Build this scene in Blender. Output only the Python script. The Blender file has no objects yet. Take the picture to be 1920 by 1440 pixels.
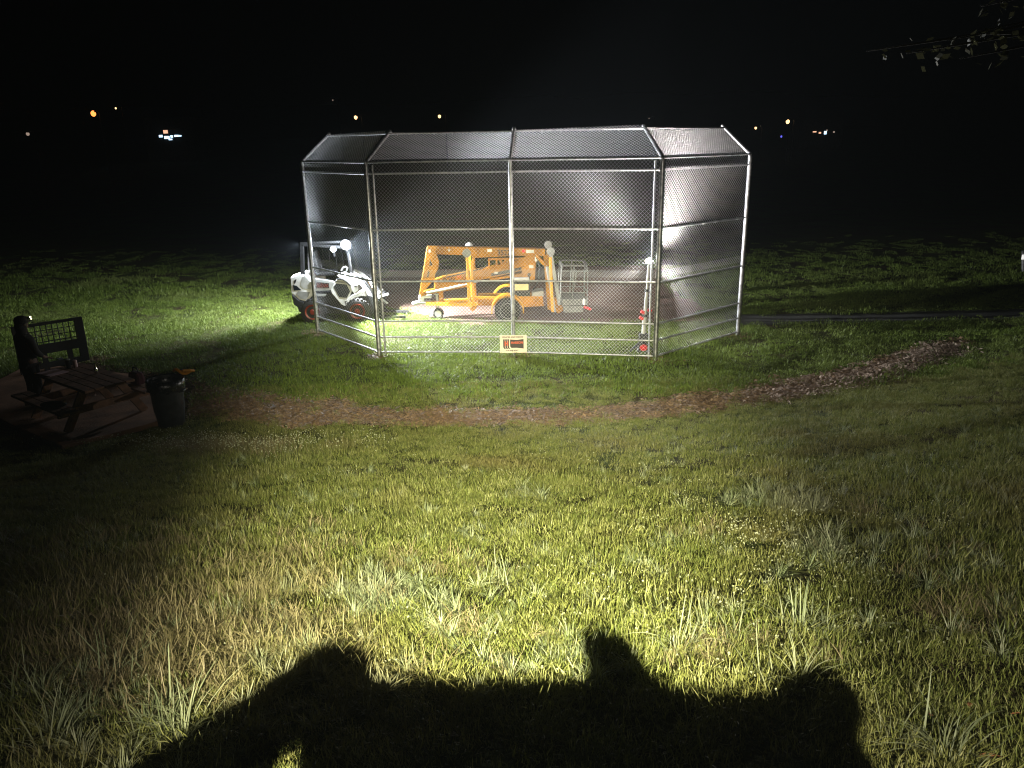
import bpy, bmesh, math, random
import numpy as np
from mathutils import Vector, Matrix, Euler, noise

random.seed(7)
rng = np.random.default_rng(11)
R = math.radians
SC = bpy.context.scene
COL = SC.collection

# ------------------------------------------------------------------ camera
EYE = Vector((0.0, 0.0, 4.5))
FPX, PITCH, ROLL = 1442.0, R(17.4), R(1.1)
fw = Vector((0, math.cos(PITCH), -math.sin(PITCH)))
r0 = Vector((1, 0, 0)); u0 = r0.cross(fw)
rt = r0 * math.cos(ROLL) - u0 * math.sin(ROLL)
up = rt.cross(fw)
cam_d = bpy.data.cameras.new('camera')
cam = bpy.data.objects.new('camera', cam_d); COL.objects.link(cam)
m = Matrix((rt, up, -fw)).transposed().to_4x4(); m.translation = EYE
cam.matrix_world = m
cam_d.sensor_fit = 'HORIZONTAL'; cam_d.sensor_width = 36.0
cam_d.lens = 36.0 * FPX / 1920.0
cam_d.clip_start = 0.05; cam_d.clip_end = 2000
SC.camera = cam

def ray(px, py):
    return rt * ((px - 960) / FPX) - up * ((py - 720) / FPX) + fw
def at(px, py, Y):                       # the point of the photo at depth Y (survey of the place)
    d = ray(px, py); return EYE + d * (Y / d.y)
def atz(px, py, z):
    d = ray(px, py); return EYE + d * ((z - EYE.z) / d.z)

# ------------------------------------------------------------------ terrain
def path_y(x): return 12.25 + 0.043 * min(abs(x), 14.0) ** 2
def foot_y(x): return 11.8 + (0.043 * min(x, 13.0) ** 2 if x > 0 else -0.022 * x * x if x > -9 else -1.78)
def terr(x, y):
    s = foot_y(x) - y
    k = 0.5
    sp = k * math.log1p(math.exp(max(-40, min(40, s / k)))) if s < 15 else s
    z = 0.225 * sp
    if y < 1.4: z -= 0.12 * (1.4 - y)
    z += 0.03 * noise.noise(Vector((x * 0.35, y * 0.35, 1.7))) * min(1, max(0.15, (13 - y) / 6))
    z += 0.02 * noise.noise(Vector((x * 1.3, y * 1.3, 4.7)))
    if y > 45: z += 0.0002 * (y - 45) ** 2 if y < 160 else 0.0002 * 115 ** 2 + (y - 160) * 0.05
    return z
def ground_hit(px, py, lift=0.0):
    d = ray(px, py); t = 1.0
    while t < 200:
        p = EYE + d * t
        if p.z <= terr(p.x, p.y) + lift: return p
        t += 0.02
    return p

# ------------------------------------------------------------------ materials
MATS = {}
def nodes_of(name):
    m = bpy.data.materials.new(name); m.use_nodes = True
    nt = m.node_tree; b = nt.nodes['Principled BSDF']
    MATS[name] = m
    return m, nt, b
def mat(name, col, rough=0.5, metal=0.0, var=0.25, scale=6.0, bump=0.0, bscale=40.0, spec=0.5, dirt=None):
    m, nt, b = nodes_of(name)
    N, L = nt.nodes, nt.links
    tc = N.new('ShaderNodeTexCoord')
    nz = N.new('ShaderNodeTexNoise'); nz.inputs['Scale'].default_value = scale; nz.inputs['Detail'].default_value = 6
    L.new(tc.outputs['Object'], nz.inputs['Vector'])
    rp = N.new('ShaderNodeValToRGB')
    c = Vector(col); lo = c * (1 - var); hi = c * (1 + var * 0.6)
    if dirt: lo = Vector(dirt)
    rp.color_ramp.elements[0].position = 0.35; rp.color_ramp.elements[1].position = 0.62
    rp.color_ramp.elements[0].color = (*lo, 1); rp.color_ramp.elements[1].color = (*hi, 1)
    L.new(nz.outputs['Fac'], rp.inputs['Fac']); L.new(rp.outputs['Color'], b.inputs['Base Color'])
    b.inputs['Roughness'].default_value = rough; b.inputs['Metallic'].default_value = metal
    b.inputs['Specular IOR Level'].default_value = spec
    mr = N.new('ShaderNodeMapRange'); mr.inputs['To Min'].default_value = max(0, rough - .1); mr.inputs['To Max'].default_value = min(1, rough + .12)
    L.new(nz.outputs['Fac'], mr.inputs['Value']); L.new(mr.outputs['Result'], b.inputs['Roughness'])
    if bump:
        n2 = N.new('ShaderNodeTexNoise'); n2.inputs['Scale'].default_value = bscale; n2.inputs['Detail'].default_value = 5
        L.new(tc.outputs['Object'], n2.inputs['Vector'])
        bp = N.new('ShaderNodeBump'); bp.inputs['Strength'].default_value = bump; bp.inputs['Distance'].default_value = 0.02
        L.new(n2.outputs['Fac'], bp.inputs['Height']); L.new(bp.outputs['Normal'], b.inputs['Normal'])
    return m
def emis(name, col, s):
    m, nt, b = nodes_of(name)
    b.inputs['Base Color'].default_value = (*col, 1)
    b.inputs['Emission Color'].default_value = (*col, 1); b.inputs['Emission Strength'].default_value = s; m.cycles.emission_sampling = 'NONE'
    return m

M = {}
M['galv'] = mat('galvanised_steel', (0.34, 0.34, 0.35), 0.42, 0.9, 0.35, 14)
M['wire'] = mat('galvanised_wire', (0.6, 0.59, 0.6), 0.5, 1.0, 0.1, 3)
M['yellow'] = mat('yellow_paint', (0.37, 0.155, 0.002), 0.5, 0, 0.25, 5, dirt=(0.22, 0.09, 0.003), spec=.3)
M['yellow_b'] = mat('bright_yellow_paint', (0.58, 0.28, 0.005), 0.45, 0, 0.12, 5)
M['black'] = mat('black_paint', (0.012, 0.012, 0.013), 0.6, 0, 0.3, 8)
M['rubber'] = mat('tyre_rubber', (0.022, 0.021, 0.02), 0.8, 0, 0.3, 20, 0.3, 60)
M['white'] = mat('white_paint', (0.74, 0.74, 0.72), 0.35, 0, 0.12, 4, dirt=(0.5, 0.48, 0.44))
M['grey'] = mat('grey_paint', (0.27, 0.27, 0.26), 0.5, 0, 0.2, 6)
M['dgrey'] = mat('dull_grey_steel', (0.13, 0.13, 0.12), 0.55, 0, 0.25, 6)
M['lgrey'] = mat('light_grey_steel', (0.5, 0.5, 0.48), 0.4, 0.4, 0.2, 6)
M['orange'] = mat('orange_paint', (0.16, 0.02, 0.008), 0.4, 0, 0.2, 6)
M['red'] = mat('red_plastic', (0.62, 0.02, 0.02), 0.4, 0, 0.15, 6)
M['blackpl'] = mat('black_plastic', (0.02, 0.022, 0.025), 0.45, 0, 0.3, 9, 0.15, 30)
M['wood'] = mat('weathered_wood', (0.2, 0.105, 0.06), 0.75, 0, 0.35, 7, 0.3, 50)
M['conc'] = mat('concrete_pad', (0.21, 0.11, 0.06), 0.85, 0, 0.3, 2.5, 0.4, 30)
M['cloth'] = mat('dark_fabric', (0.03, 0.028, 0.03), 0.9, 0, 0.3, 12, 0.3, 80)
M['jeans'] = mat('dark_trousers', (0.025, 0.024, 0.03), 0.9, 0, 0.3, 12, 0.3, 80)
M['skin'] = mat('skin', (0.16, 0.09, 0.065), 0.55, 0, 0.12, 14)
M['paper'] = mat('paper_sheet', (0.62, 0.42, 0.42), 0.7, 0, 0.15, 6)
M['signw'] = mat('sign_white', (0.6, 0.5, 0.4), 0.5, 0, 0.06, 5)
M['signb'] = mat('sign_black', (0.03, 0.018, 0.014), 0.5, 0, 0.1, 5)
M['signo'] = mat('sign_orange', (0.55, 0.085, 0.03), 0.5, 0, 0.08, 5)
M['asphalt'] = mat('asphalt', (0.022, 0.022, 0.018), 0.9, 0, 0.3, 3, 0.4, 60)
M['bark'] = mat('bark', (0.02, 0.016, 0.012), 0.9, 0, 0.4, 8, 0.6, 30)
M['glass'] = mat('tinted_glass', (0.008, 0.012, 0.016), 0.35, 0, 0.1, 3)
M['leafdry'] = mat('dry_leaf', (0.42, 0.17, 0.07), 0.7, 0, 0.35, 30)
M['hill'] = mat('hill_earth', (0.02, 0.02, 0.018), 0.95, 0, 0.3, .1)
M['housew'] = mat('house_wall', (0.12, 0.12, 0.12), 0.8, 0, 0.15, 2)
M['roof'] = mat('roof_shingle', (0.06, 0.05, 0.05), 0.85, 0, 0.2, 5)
M['chrome'] = mat('chrome', (0.8, 0.8, 0.78), 0.12, 1.0, 0.05, 4)
M['label'] = mat('pale_yellow_label', (0.72, 0.6, 0.3), 0.6, 0, 0.12, 9)
M['lamp_white'] = emis('lamp_cool_white', (0.8, 0.9, 1.0), 60)
M['lamp_warm'] = emis('lamp_warm_white', (1.0, 0.93, 0.8), 60)
M['lamp_orange'] = emis('lamp_sodium', (1.0, 0.24, 0.05), 3)
M['lamp_amber'] = emis('lamp_amber', (1.0, 0.6, 0.25), 3)
M['lamp_dim'] = emis('lamp_dim', (1.0, 0.75, 0.6), 0.35)
M['lamp_blue'] = emis('lamp_blue', (0.15, 0.15, 1.0), 1.2)
M['win_blue'] = emis('window_glow_blue', (0.5, 0.75, 1.0), 2.5)
M['win_warm'] = emis('window_glow_warm', (1.0, 0.55, 0.35), 1.2)
M['glint'] = emis('headlamp_glint', (1.0, 0.92, 0.6), 3.0)  # reflected glints on the headlamp put in as a glow
M['reflector'] = emis('reflector_glint', (1.0, 1.0, 0.95), 0.8)  # reflected light put in as a weak glow, no lamp

def grass_mat(name, ramp, straw, trans=0.35, patch=0.55):
    m, nt, b = nodes_of(name)
    N, L = nt.nodes, nt.links
    at_ = N.new('ShaderNodeAttribute'); at_.attribute_name = 'tint'
    oi = N.new('ShaderNodeObjectInfo')
    ge = N.new('ShaderNodeNewGeometry')
    nz = N.new('ShaderNodeTexNoise'); nz.inputs['Scale'].default_value = patch; nz.inputs['Detail'].default_value = 4
    L.new(ge.outputs['Position'], nz.inputs['Vector'])
    rp = N.new('ShaderNodeValToRGB')
    e = rp.color_ramp.elements
    e[0].position = 0.0; e[0].color = (*ramp[0], 1); e[1].position = 1.0; e[1].color = (*ramp[-1], 1)
    for i, c in enumerate(ramp[1:-1]):
        q = e.new((i + 1) / (len(ramp) - 1)); q.color = (*c, 1)
    ad = N.new('ShaderNodeMath'); ad.operation = 'MULTIPLY_ADD'; ad.inputs[1].default_value = 0.6; 
    L.new(at_.outputs['Fac'], ad.inputs[0])
    mu = N.new('ShaderNodeMath'); mu.operation = 'MULTIPLY'; mu.inputs[1].default_value = 0.4
    L.new(oi.outputs['Random'], mu.inputs[0]); L.new(mu.outputs[0], ad.inputs[2])
    L.new(ad.outputs[0], rp.inputs['Fac'])
    mx = N.new('ShaderNodeMix'); mx.data_type = 'RGBA'
    mr = N.new('ShaderNodeMapRange'); mr.inputs['From Min'].default_value = 0.5; mr.inputs['From Max'].default_value = 0.72
    mr.inputs['To Max'].default_value = 0.85
    L.new(nz.outputs['Fac'], mr.inputs['Value']); L.new(mr.outputs['Result'], mx.inputs['Factor'])
    L.new(rp.outputs['Color'], mx.inputs['A']); mx.inputs['B'].default_value = (*straw, 1)
    L.new(mx.outputs['Result'], b.inputs['Base Color'])
    b.inputs['Roughness'].default_value = 0.55; b.inputs['Specular IOR Level'].default_value = 0.35
    tr = N.new('ShaderNodeBsdfTranslucent'); L.new(mx.outputs['Result'], tr.inputs['Color'])
    ms = N.new('ShaderNodeMixShader'); ms.inputs[0].default_value = trans
    L.new(b.outputs[0], ms.inputs[1]); L.new(tr.outputs[0], ms.inputs[2])
    L.new(ms.outputs[0], nt.nodes['Material Output'].inputs['Surface'])
    return m
M['lawn'] = grass_mat('lawn_blades', [(0.06, 0.085, 0.016), (0.13, 0.155, 0.03), (0.21, 0.22, 0.06), (0.36, 0.36, 0.17)], (0.19, 0.165, 0.06))
M['tuft'] = grass_mat('tuft_blades', [(0.1, 0.135, 0.055), (0.21, 0.24, 0.13), (0.32, 0.335, 0.21)], (0.25, 0.235, 0.13))
M['drygrass'] = grass_mat('dry_blades', [(0.13, 0.12, 0.05), (0.24, 0.2, 0.1), (0.32, 0.27, 0.16)], (0.19, 0.18, 0.07))
M['field'] = grass_mat('field_blades', [(0.055, 0.085, 0.014), (0.11, 0.16, 0.022), (0.17, 0.23, 0.04)], (0.16, 0.19, 0.05), patch=0.3)
M['clover'] = grass_mat('clover_flower', [(0.3, 0.33, 0.18), (0.5, 0.52, 0.34)], (0.5, 0.5, 0.36), 0.2)
M['stem'] = grass_mat('flower_stem', [(0.08, 0.12, 0.03), (0.14, 0.18, 0.05)], (0.1, 0.12, 0.04))
M['litter'] = grass_mat('litter_chips', [(0.045, 0.027, 0.016), (0.17, 0.11, 0.065), (0.36, 0.25, 0.15)], (0.19, 0.12, 0.07), 0.1)
M['palechip'] = grass_mat('pale_chips', [(0.1, 0.07, 0.05), (0.3, 0.23, 0.18), (0.5, 0.4, 0.33)], (0.22, 0.16, 0.12), 0.05)
M['leaf'] = grass_mat('tree_leaf', [(0.035, 0.034, 0.016), (0.06, 0.06, 0.03)], (0.06, 0.06, 0.03), .4)
M['ygold'] = mat('yellow_petal', (0.75, 0.55, 0.03), 0.6)

def ground_mat():
    m, nt, b = nodes_of('turf_soil')
    N, L = nt.nodes, nt.links
    ge = N.new('ShaderNodeNewGeometry')
    n1 = N.new('ShaderNodeTexNoise'); n1.inputs['Scale'].default_value = 0.6; n1.inputs['Detail'].default_value = 8
    n2 = N.new('ShaderNodeTexNoise'); n2.inputs['Scale'].default_value = 22; n2.inputs['Detail'].default_value = 8
    for n in (n1, n2): L.new(ge.outputs['Position'], n.inputs['Vector'])
    r1 = N.new('ShaderNodeValToRGB'); e = r1.color_ramp.elements
    e[0].position = .36; e[0].color = (0.06, 0.047, 0.024, 1); e[1].position = .62; e[1].color = (0.06, 0.08, 0.02, 1)
    L.new(n1.outputs['Fac'], r1.inputs['Fac'])
    r2 = N.new('ShaderNodeValToRGB'); e = r2.color_ramp.elements
    e[0].position = .4; e[0].color = (.35, .35, .35, 1); e[1].position = .65; e[1].color = (1.3, 1.3, 1.3, 1)
    L.new(n2.outputs['Fac'], r2.inputs['Fac'])
    mx = N.new('ShaderNodeMix'); mx.data_type = 'RGBA'; mx.blend_type = 'MULTIPLY'; mx.inputs['Factor'].default_value = 1
    L.new(r1.outputs['Color'], mx.inputs['A']); L.new(r2.outputs['Color'], mx.inputs['B'])
    L.new(mx.outputs['Result'], b.inputs['Base Color']); b.inputs['Roughness'].default_value = 0.95
    b.inputs['Specular IOR Level'].default_value = 0.1
    bp = N.new('ShaderNodeBump'); bp.inputs['Strength'].default_value = .8; bp.inputs['Distance'].default_value = .04
    L.new(n2.outputs['Fac'], bp.inputs['Height']); L.new(bp.outputs['Normal'], b.inputs['Normal'])
    return m
def dirt_mat(name, lo, hi):
    m, nt, b = nodes_of(name)
    N, L = nt.nodes, nt.links
    ge = N.new('ShaderNodeNewGeometry')
    n1 = N.new('ShaderNodeTexNoise'); n1.inputs['Scale'].default_value = 1.4; n1.inputs['Detail'].default_value = 9
    n2 = N.new('ShaderNodeTexNoise'); n2.inputs['Scale'].default_value = 45; n2.inputs['Detail'].default_value = 4
    for n in (n1, n2): L.new(ge.outputs['Position'], n.inputs['Vector'])
    ad = N.new('ShaderNodeMix'); ad.inputs['Factor'].default_value = .5
    L.new(n1.outputs['Fac'], ad.inputs['A']); L.new(n2.outputs['Fac'], ad.inputs['B'])
    r1 = N.new('ShaderNodeValToRGB'); e = r1.color_ramp.elements
    e[0].position = .36; e[0].color = (*lo, 1); e[1].position = .62; e[1].color = (*hi, 1)
    L.new(ad.outputs['Result'], r1.inputs['Fac']); L.new(r1.outputs['Color'], b.inputs['Base Color'])
    b.inputs['Roughness'].default_value = .95; b.inputs['Specular IOR Level'].default_value = .1
    bp = N.new('ShaderNodeBump'); bp.inputs['Strength'].default_value = .7; bp.inputs['Distance'].default_value = .03
    L.new(n2.outputs['Fac'], bp.inputs['Height']); L.new(bp.outputs['Normal'], b.inputs['Normal'])
    return m
M['turf'] = ground_mat()
M['mulch'] = dirt_mat('mulch_dirt', (0.05, 0.031, 0.019), (0.21, 0.14, 0.085))
M['infield'] = dirt_mat('infield_clay', (0.1, 0.062, 0.047), (0.19, 0.125, 0.1))

# ------------------------------------------------------------------ mesh builder
class MB:
    def __init__(s): s.v = []; s.f = []
    def add(s, vs, fs):
        o = len(s.v); s.v += [tuple(p) for p in vs]; s.f += [tuple(i + o for i in f) for f in fs]
    def box(s, c, size, rot=(0, 0, 0), taper=1.0):
        rm = Euler(rot).to_matrix(); hx, hy, hz = (q / 2 for q in size); vs = []
        for z in (-hz, hz):
            t = taper if z > 0 else 1.0
            for x, y in ((-hx, -hy), (hx, -hy), (hx, hy), (-hx, hy)):
                vs.append(rm @ Vector((x * t, y * t, z)) + Vector(c))
        s.add(vs, [(0, 3, 2, 1), (4, 5, 6, 7), (0, 1, 5, 4), (1, 2, 6, 5), (2, 3, 7, 6), (3, 0, 4, 7)])
    def bar(s, a, b, w, h=None, upv=(0, 0, 1)):          # rectangular bar a -> b
        a, b = Vector(a), Vector(b); d = (b - a).normalized(); h = h or w
        u = Vector(upv); sd = d.cross(u)
        if sd.length < 1e-4: sd = d.cross(Vector((0, 1, 0)))
        sd.normalize(); u = sd.cross(d)
        vs = []
        for p in (a, b):
            for i, j in ((-1, -1), (1, -1), (1, 1), (-1, 1)): vs.append(p + sd * (i * w / 2) + u * (j * h / 2))
        s.add(vs, [(0, 1, 2, 3), (7, 6, 5, 4), (0, 4, 5, 1), (1, 5, 6, 2), (2, 6, 7, 3), (3, 7, 4, 0)])
    def tube(s, pts, r, n=10, cap=True):
        pts = [Vector(p) for p in pts]; rs = r if isinstance(r, (list, tuple)) else [r] * len(pts)
        ref = Vector((0.13, 0.31, 0.94)); vs = []; k = len(pts)
        for i, p in enumerate(pts):
            d = (pts[min(i + 1, k - 1)] - pts[max(i - 1, 0)]).normalized()
            if abs(d.dot(ref)) > .97: ref = Vector((0.9, 0.3, 0.1))
            a = d.cross(ref).normalized(); b = a.cross(d)
            for j in range(n):
                t = 2 * math.pi * j / n; vs.append(p + (a * math.cos(t) + b * math.sin(t)) * rs[i])
        fs = [(i * n + j, i * n + (j + 1) % n, (i + 1) * n + (j + 1) % n, (i + 1) * n + j) for i in range(k - 1) for j in range(n)]
        if cap: fs += [tuple(range(n))[::-1], tuple((k - 1) * n + j for j in range(n))]
        s.add(vs, fs)
    def lathe(s, prof, c, axis='z', n=24):                # prof: (r, h)
        vs = []; k = len(prof)
        for r, h in prof:
            for j in range(n):
                t = 2 * math.pi * j / n; x, y = r * math.cos(t), r * math.sin(t)
                p = {'z': (x, y, h), 'y': (x, h, y), 'x': (h, x, y)}[axis]
                vs.append(Vector(p) + Vector(c))
        fs = [(i * n + j, i * n + (j + 1) % n, (i + 1) * n + (j + 1) % n, (i + 1) * n + j) for i in range(k - 1) for j in range(n)]
        fs += [tuple(range(n))[::-1], tuple((k - 1) * n + j for j in range(n))]
        s.add(vs, fs)
    def plate(s, poly, y0, y1):                            # outline of (x, z) extruded in y
        n = len(poly)
        vs = [(x, y0, z) for x, z in poly] + [(x, y1, z) for x, z in poly]
        s.add(vs, [tuple(range(n)), tuple(range(2 * n - 1, n - 1, -1))] + [(i, i + n, (i + 1) % n + n, (i + 1) % n) for i in range(n)])
    def ball(s, c, r, n=10):
        r = Vector(r) if not isinstance(r, (int, float)) else Vector((r, r, r))
        vs = []; fs = []
        for i in range(n + 1):
            a = math.pi * i / n
            for j in range(2 * n):
                b = math.pi * j / n
                vs.append(Vector(c) + Vector((r.x * math.sin(a) * math.cos(b), r.y * math.sin(a) * math.sin(b), r.z * math.cos(a))))
        for i in range(n):
            for j in range(2 * n):
                fs.append((i * 2 * n + j, i * 2 * n + (j + 1) % (2 * n), (i + 1) * 2 * n + (j + 1) % (2 * n), (i + 1) * 2 * n + j))
        s.add(vs, fs)
    def build(s, name, material, parent=None, smooth=False, bevel=0.0, angle=40):
        me = bpy.data.meshes.new(name)
        org = Vector((0, 0, 0)) if parent is None else WORLD[parent.name]
        me.from_pydata([tuple(Vector(p) - org) for p in s.v], [], s.f); me.update()
        bm = bmesh.new(); bm.from_mesh(me); bmesh.ops.recalc_face_normals(bm, faces=bm.faces)
        bm.to_mesh(me); bm.free()
        o = bpy.data.objects.new(name, me); COL.objects.link(o)
        me.materials.append(material)
        if smooth:
            me.polygons.foreach_set('use_smooth', [True] * len(me.polygons))
            me.set_sharp_from_angle(angle=R(angle))
        if bevel:
            md = o.modifiers.new('bevel', 'BEVEL'); md.width = bevel; md.segments = 2; md.limit_method = 'ANGLE'; md.angle_limit = R(40)
        if parent is not None:
            o.parent = parent
        WORLD[o.name] = org
        return o
WORLD = {}
def tag(o, label=None, cat=None, group=None, kind=None):
    if label: o['label'] = label
    if cat: o['category'] = cat
    if group: o['group'] = group
    if kind: o['kind'] = kind
    return o
def thing(name, label, cat, loc, group=None):
    o = bpy.data.objects.new(name, None); COL.objects.link(o)
    o.location = loc; o.empty_display_size = .2
    WORLD[o.name] = Vector(loc)
    return tag(o, label, cat, group)
def text_mesh(name, txt, size, loc, width, material, parent, bold=0.0, rz=0.0, depth=.002):
    cu = bpy.data.curves.new(name, 'FONT'); cu.body = txt; cu.size = size; cu.align_x = 'CENTER'; cu.align_y = 'CENTER'
    cu.offset = bold; cu.extrude = depth
    t = bpy.data.objects.new(name, cu); COL.objects.link(t)
    bpy.context.view_layer.update()
    dg = bpy.context.evaluated_depsgraph_get()
    me = bpy.data.meshes.new_from_object(t.evaluated_get(dg))
    bpy.data.objects.remove(t); bpy.data.curves.remove(cu)
    xs = [v.co.x for v in me.vertices]; w0 = max(xs) - min(xs)
    k = width / w0
    mt = Matrix.Rotation(rz, 4, 'Z') @ Matrix.Rotation(R(90), 4, 'X') @ Matrix.Diagonal((k, 1, 1, 1))
    me.transform(mt)
    me.materials.clear(); me.materials.append(material)
    o = bpy.data.objects.new(name, me); COL.objects.link(o)
    o.parent = parent; o.location = Vector(loc) - WORLD[parent.name]
    return o

# ------------------------------------------------------------------ ground
def sheet(name, xs, ys, zf, material, lift=0.0, inside=None):
    vs = [(x, y, zf(x, y) + lift) for y in ys for x in xs]; nx = len(xs)
    fs = []
    for j in range(len(ys) - 1):
        for i in range(nx - 1):
            if inside is None or inside((xs[i] + xs[i + 1]) / 2, (ys[j] + ys[j + 1]) / 2):
                fs.append((j * nx + i, j * nx + i + 1, (j + 1) * nx + i + 1, (j + 1) * nx + i))
    me = bpy.data.meshes.new(name); me.from_pydata(vs, [], fs); me.update()
    bm = bmesh.new(); bm.from_mesh(me)
    bmesh.ops.delete(bm, geom=[v for v in bm.verts if not v.link_faces], context='VERTS'); bm.to_mesh(me); bm.free()
    me.polygons.foreach_set('use_smooth', [True] * len(me.polygons)); me.materials.append(material)
    o = bpy.data.objects.new(name, me); COL.objects.link(o); tag(o, kind='structure')
    return o
def lin(a, b, n): return [a + (b - a) * i / n for i in range(n + 1)]
gx = lin(-400, -60, 12)[:-1] + lin(-60, -16, 30)[:-1] + lin(-16, 16, 160)[:-1] + lin(16, 60, 30)[:-1] + lin(60, 400, 12)
gy = lin(-30, -2, 14)[:-1] + lin(-2, 24, 150)[:-1] + lin(24, 60, 40)[:-1] + lin(60, 420, 40)
sheet('ground', gx, gy, terr, M['turf'])

def nz2(x, y, s, k=0): return noise.noise(Vector((x * s, y * s, 3.3 + k)))
def path_half(x):
    w = 0.4 if x < 4 else 0.43
    if x < -3: w = 0.62
    if x > 7: w = .46 * max(0, (10.3 - x) / 2.5) ** .5 if x > 7.8 else .46
    return w
def on_path(x, y):
    if x < -9.5 or x > 10.3: return False
    return abs(y - path_y(x) - .05 + .1 * nz2(x, y, 1.1)) < path_half(x) * (1 + .7 * nz2(x, y, 2.3, 5) + .35 * nz2(x, y, 7, 1))
def on_infield(x, y):
    e = .25 * nz2(x, y, .9, 9)
    if y < 19.45 + e + max(0, (-0.9 - x)) * 0.95: return False
    if x > 5.2 + e + .02 * (y - 20) or x < -4.6 + e: return False
    return y < 29 + e
pad_z = 0.09
PAD = [tuple(atz(x, y, pad_z)[:2]) for x, y in ((-60, 740), (-40, 765), (30, 800), (115, 836), (215, 812), (300, 789), (345, 752), (240, 700), (60, 680))]
def in_poly(x, y, poly):
    c = False; n = len(poly)
    for i in range(n):
        x1, y1 = poly[i]; x2, y2 = poly[(i + 1) % n]
        if (y1 > y) != (y2 > y) and x < (x2 - x1) * (y - y1) / (y2 - y1) + x1: c = not c
    return c
sheet('dirt_path', lin(-9.6, 10.5, 245), lin(11.3, 17.6, 76), terr, M['mulch'], .012, on_path)
sheet('infield_dirt', lin(-28, 6.5, 150), lin(18.8, 46, 120), terr, M['infield'], .012, on_infield)
def on_asphalt(x, y): return x > 5.7 and 18.92 + .06 * nz2(x, y, .8) < y < 20.08 + .06 * nz2(x, y, .8, 3)
sheet('asphalt_path', lin(5.6, 30, 120), lin(18.8, 20.2, 14), terr, M['asphalt'], .014, on_asphalt)
pm = MB()
n = len(PAD)
pm.add([(x, y, pad_z) for x, y in PAD] + [(x, y, -.2) for x, y in PAD],
       [tuple(range(n)), tuple(range(2 * n - 1, n - 1, -1))] + [(i, (i + 1) % n, (i + 1) % n + n, i + n) for i in range(n)])
tag(pm.build('concrete_pad', M['conc'], bevel=.015), kind='structure')

# far hills
hv = MB()
hx = lin(-420, 420, 60)
def hz(x): return 9 + 5 * noise.noise(Vector((x * .011, 2.2, 0))) + 2.2 * noise.noise(Vector((x * .05, 7.2, 0)))
vs = []; 
for k, (yy, kk) in enumerate(((225, -.2), (260, .75), (300, 1.0), (380, .9))):
    for x in hx: vs.append((x, yy, 24 * kk + hz(x + 40 * k) * kk - 14))
nx = len(hx)
hv.add(vs, [(j * nx + i, j * nx + i + 1, (j + 1) * nx + i + 1, (j + 1) * nx + i) for j in range(3) for i in range(nx - 1)])
tag(hv.build('hills', M['hill'], smooth=True, angle=180), kind='structure')

# ------------------------------------------------------------------ grass
PROTO = bpy.data.collections.new('turf_prototypes')
def blades_mesh(name, blades, material, extra=None):
    """blades: list of (x, y, length, width, azimuth, lean, curl, tint)"""
    V = []; F = []; T = []
    for (x, y, L, w, az, lean, curl, t) in blades:
        o = len(V); seg = 4
        ca, sa = math.cos(az), math.sin(az)
        px = pz = 0.0; ang = lean
        for i in range(seg + 1):
            ww = w * .5 * (1 - (i / seg) ** 1.6) + (0.0004 if i < seg else 0)
            bx, by = x + ca * px, y + sa * px
            V.append((bx - sa * ww, by + ca * ww, pz)); V.append((bx + sa * ww, by - ca * ww, pz))
            T += [t, t]
            px += math.sin(ang) * L / seg; pz += math.cos(ang) * L / seg; ang += curl / seg
        for i in range(seg): F.append((o + 2 * i, o + 2 * i + 1, o + 2 * i + 3, o + 2 * i + 2))
    if extra: extra(V, F, T)
    me = bpy.data.meshes.new(name); me.from_pydata(V, [], F); me.update()
    a = me.attributes.new('tint', 'FLOAT', 'POINT'); a.data.foreach_set('value', T)
    me.polygons.foreach_set('use_smooth', [True] * len(me.polygons))
    me.materials.append(material)
    o = bpy.data.objects.new(name, me); PROTO_CUR.objects.link(o)
    return o
U = random.uniform; G = random.gauss
def scatter(name, pts, protos, label_kind='stuff'):
    """pts: list of (x, y, z, rx, ry, rz, scale, index)"""
    me = bpy.data.meshes.new(name); me.from_pydata([p[:3] for p in pts], [], []); me.update()
    a = me.attributes.new('rot', 'FLOAT_VECTOR', 'POINT'); a.data.foreach_set('vector', [c for p in pts for c in p[3:6]])
    a = me.attributes.new('scl', 'FLOAT', 'POINT'); a.data.foreach_set('value', [p[6] for p in pts])
    a = me.attributes.new('idx', 'INT', 'POINT'); a.data.foreach_set('value', [p[7] for p in pts])
    o = bpy.data.objects.new(name, me); COL.objects.link(o)
    ng = bpy.data.node_groups.new(name, 'GeometryNodeTree')
    ng.interface.new_socket('Geometry', in_out='INPUT', socket_type='NodeSocketGeometry')
    ng.interface.new_socket('Geometry', in_out='OUTPUT', socket_type='NodeSocketGeometry')
    N, L = ng.nodes, ng.links
    gi = N.new('NodeGroupInput'); go = N.new('NodeGroupOutput')
    ip = N.new('GeometryNodeInstanceOnPoints')
    ci = N.new('GeometryNodeCollectionInfo'); ci.inputs['Collection'].default_value = protos
    ci.inputs['Separate Children'].default_value = True; ci.inputs['Reset Children'].default_value = True
    ip.inputs['Pick Instance'].default_value = True
    def na(nm, ty):
        q = N.new('GeometryNodeInputNamedAttribute'); q.data_type = ty; q.inputs['Name'].default_value = nm
        return [s for s in q.outputs if s.enabled and s.name == 'Attribute'][0]
    L.new(gi.outputs[0], ip.inputs['Points']); L.new(ci.outputs[0], ip.inputs['Instance'])
    L.new(na('idx', 'INT'), ip.inputs['Instance Index']); L.new(na('rot', 'FLOAT_VECTOR'), ip.inputs['Rotation'])
    L.new(na('scl', 'FLOAT'), ip.inputs['Scale']); L.new(ip.outputs[0], go.inputs[0])
    md = o.modifiers.new('scatter', 'NODES'); md.node_group = ng
    return tag(o, kind='stuff')

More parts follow.
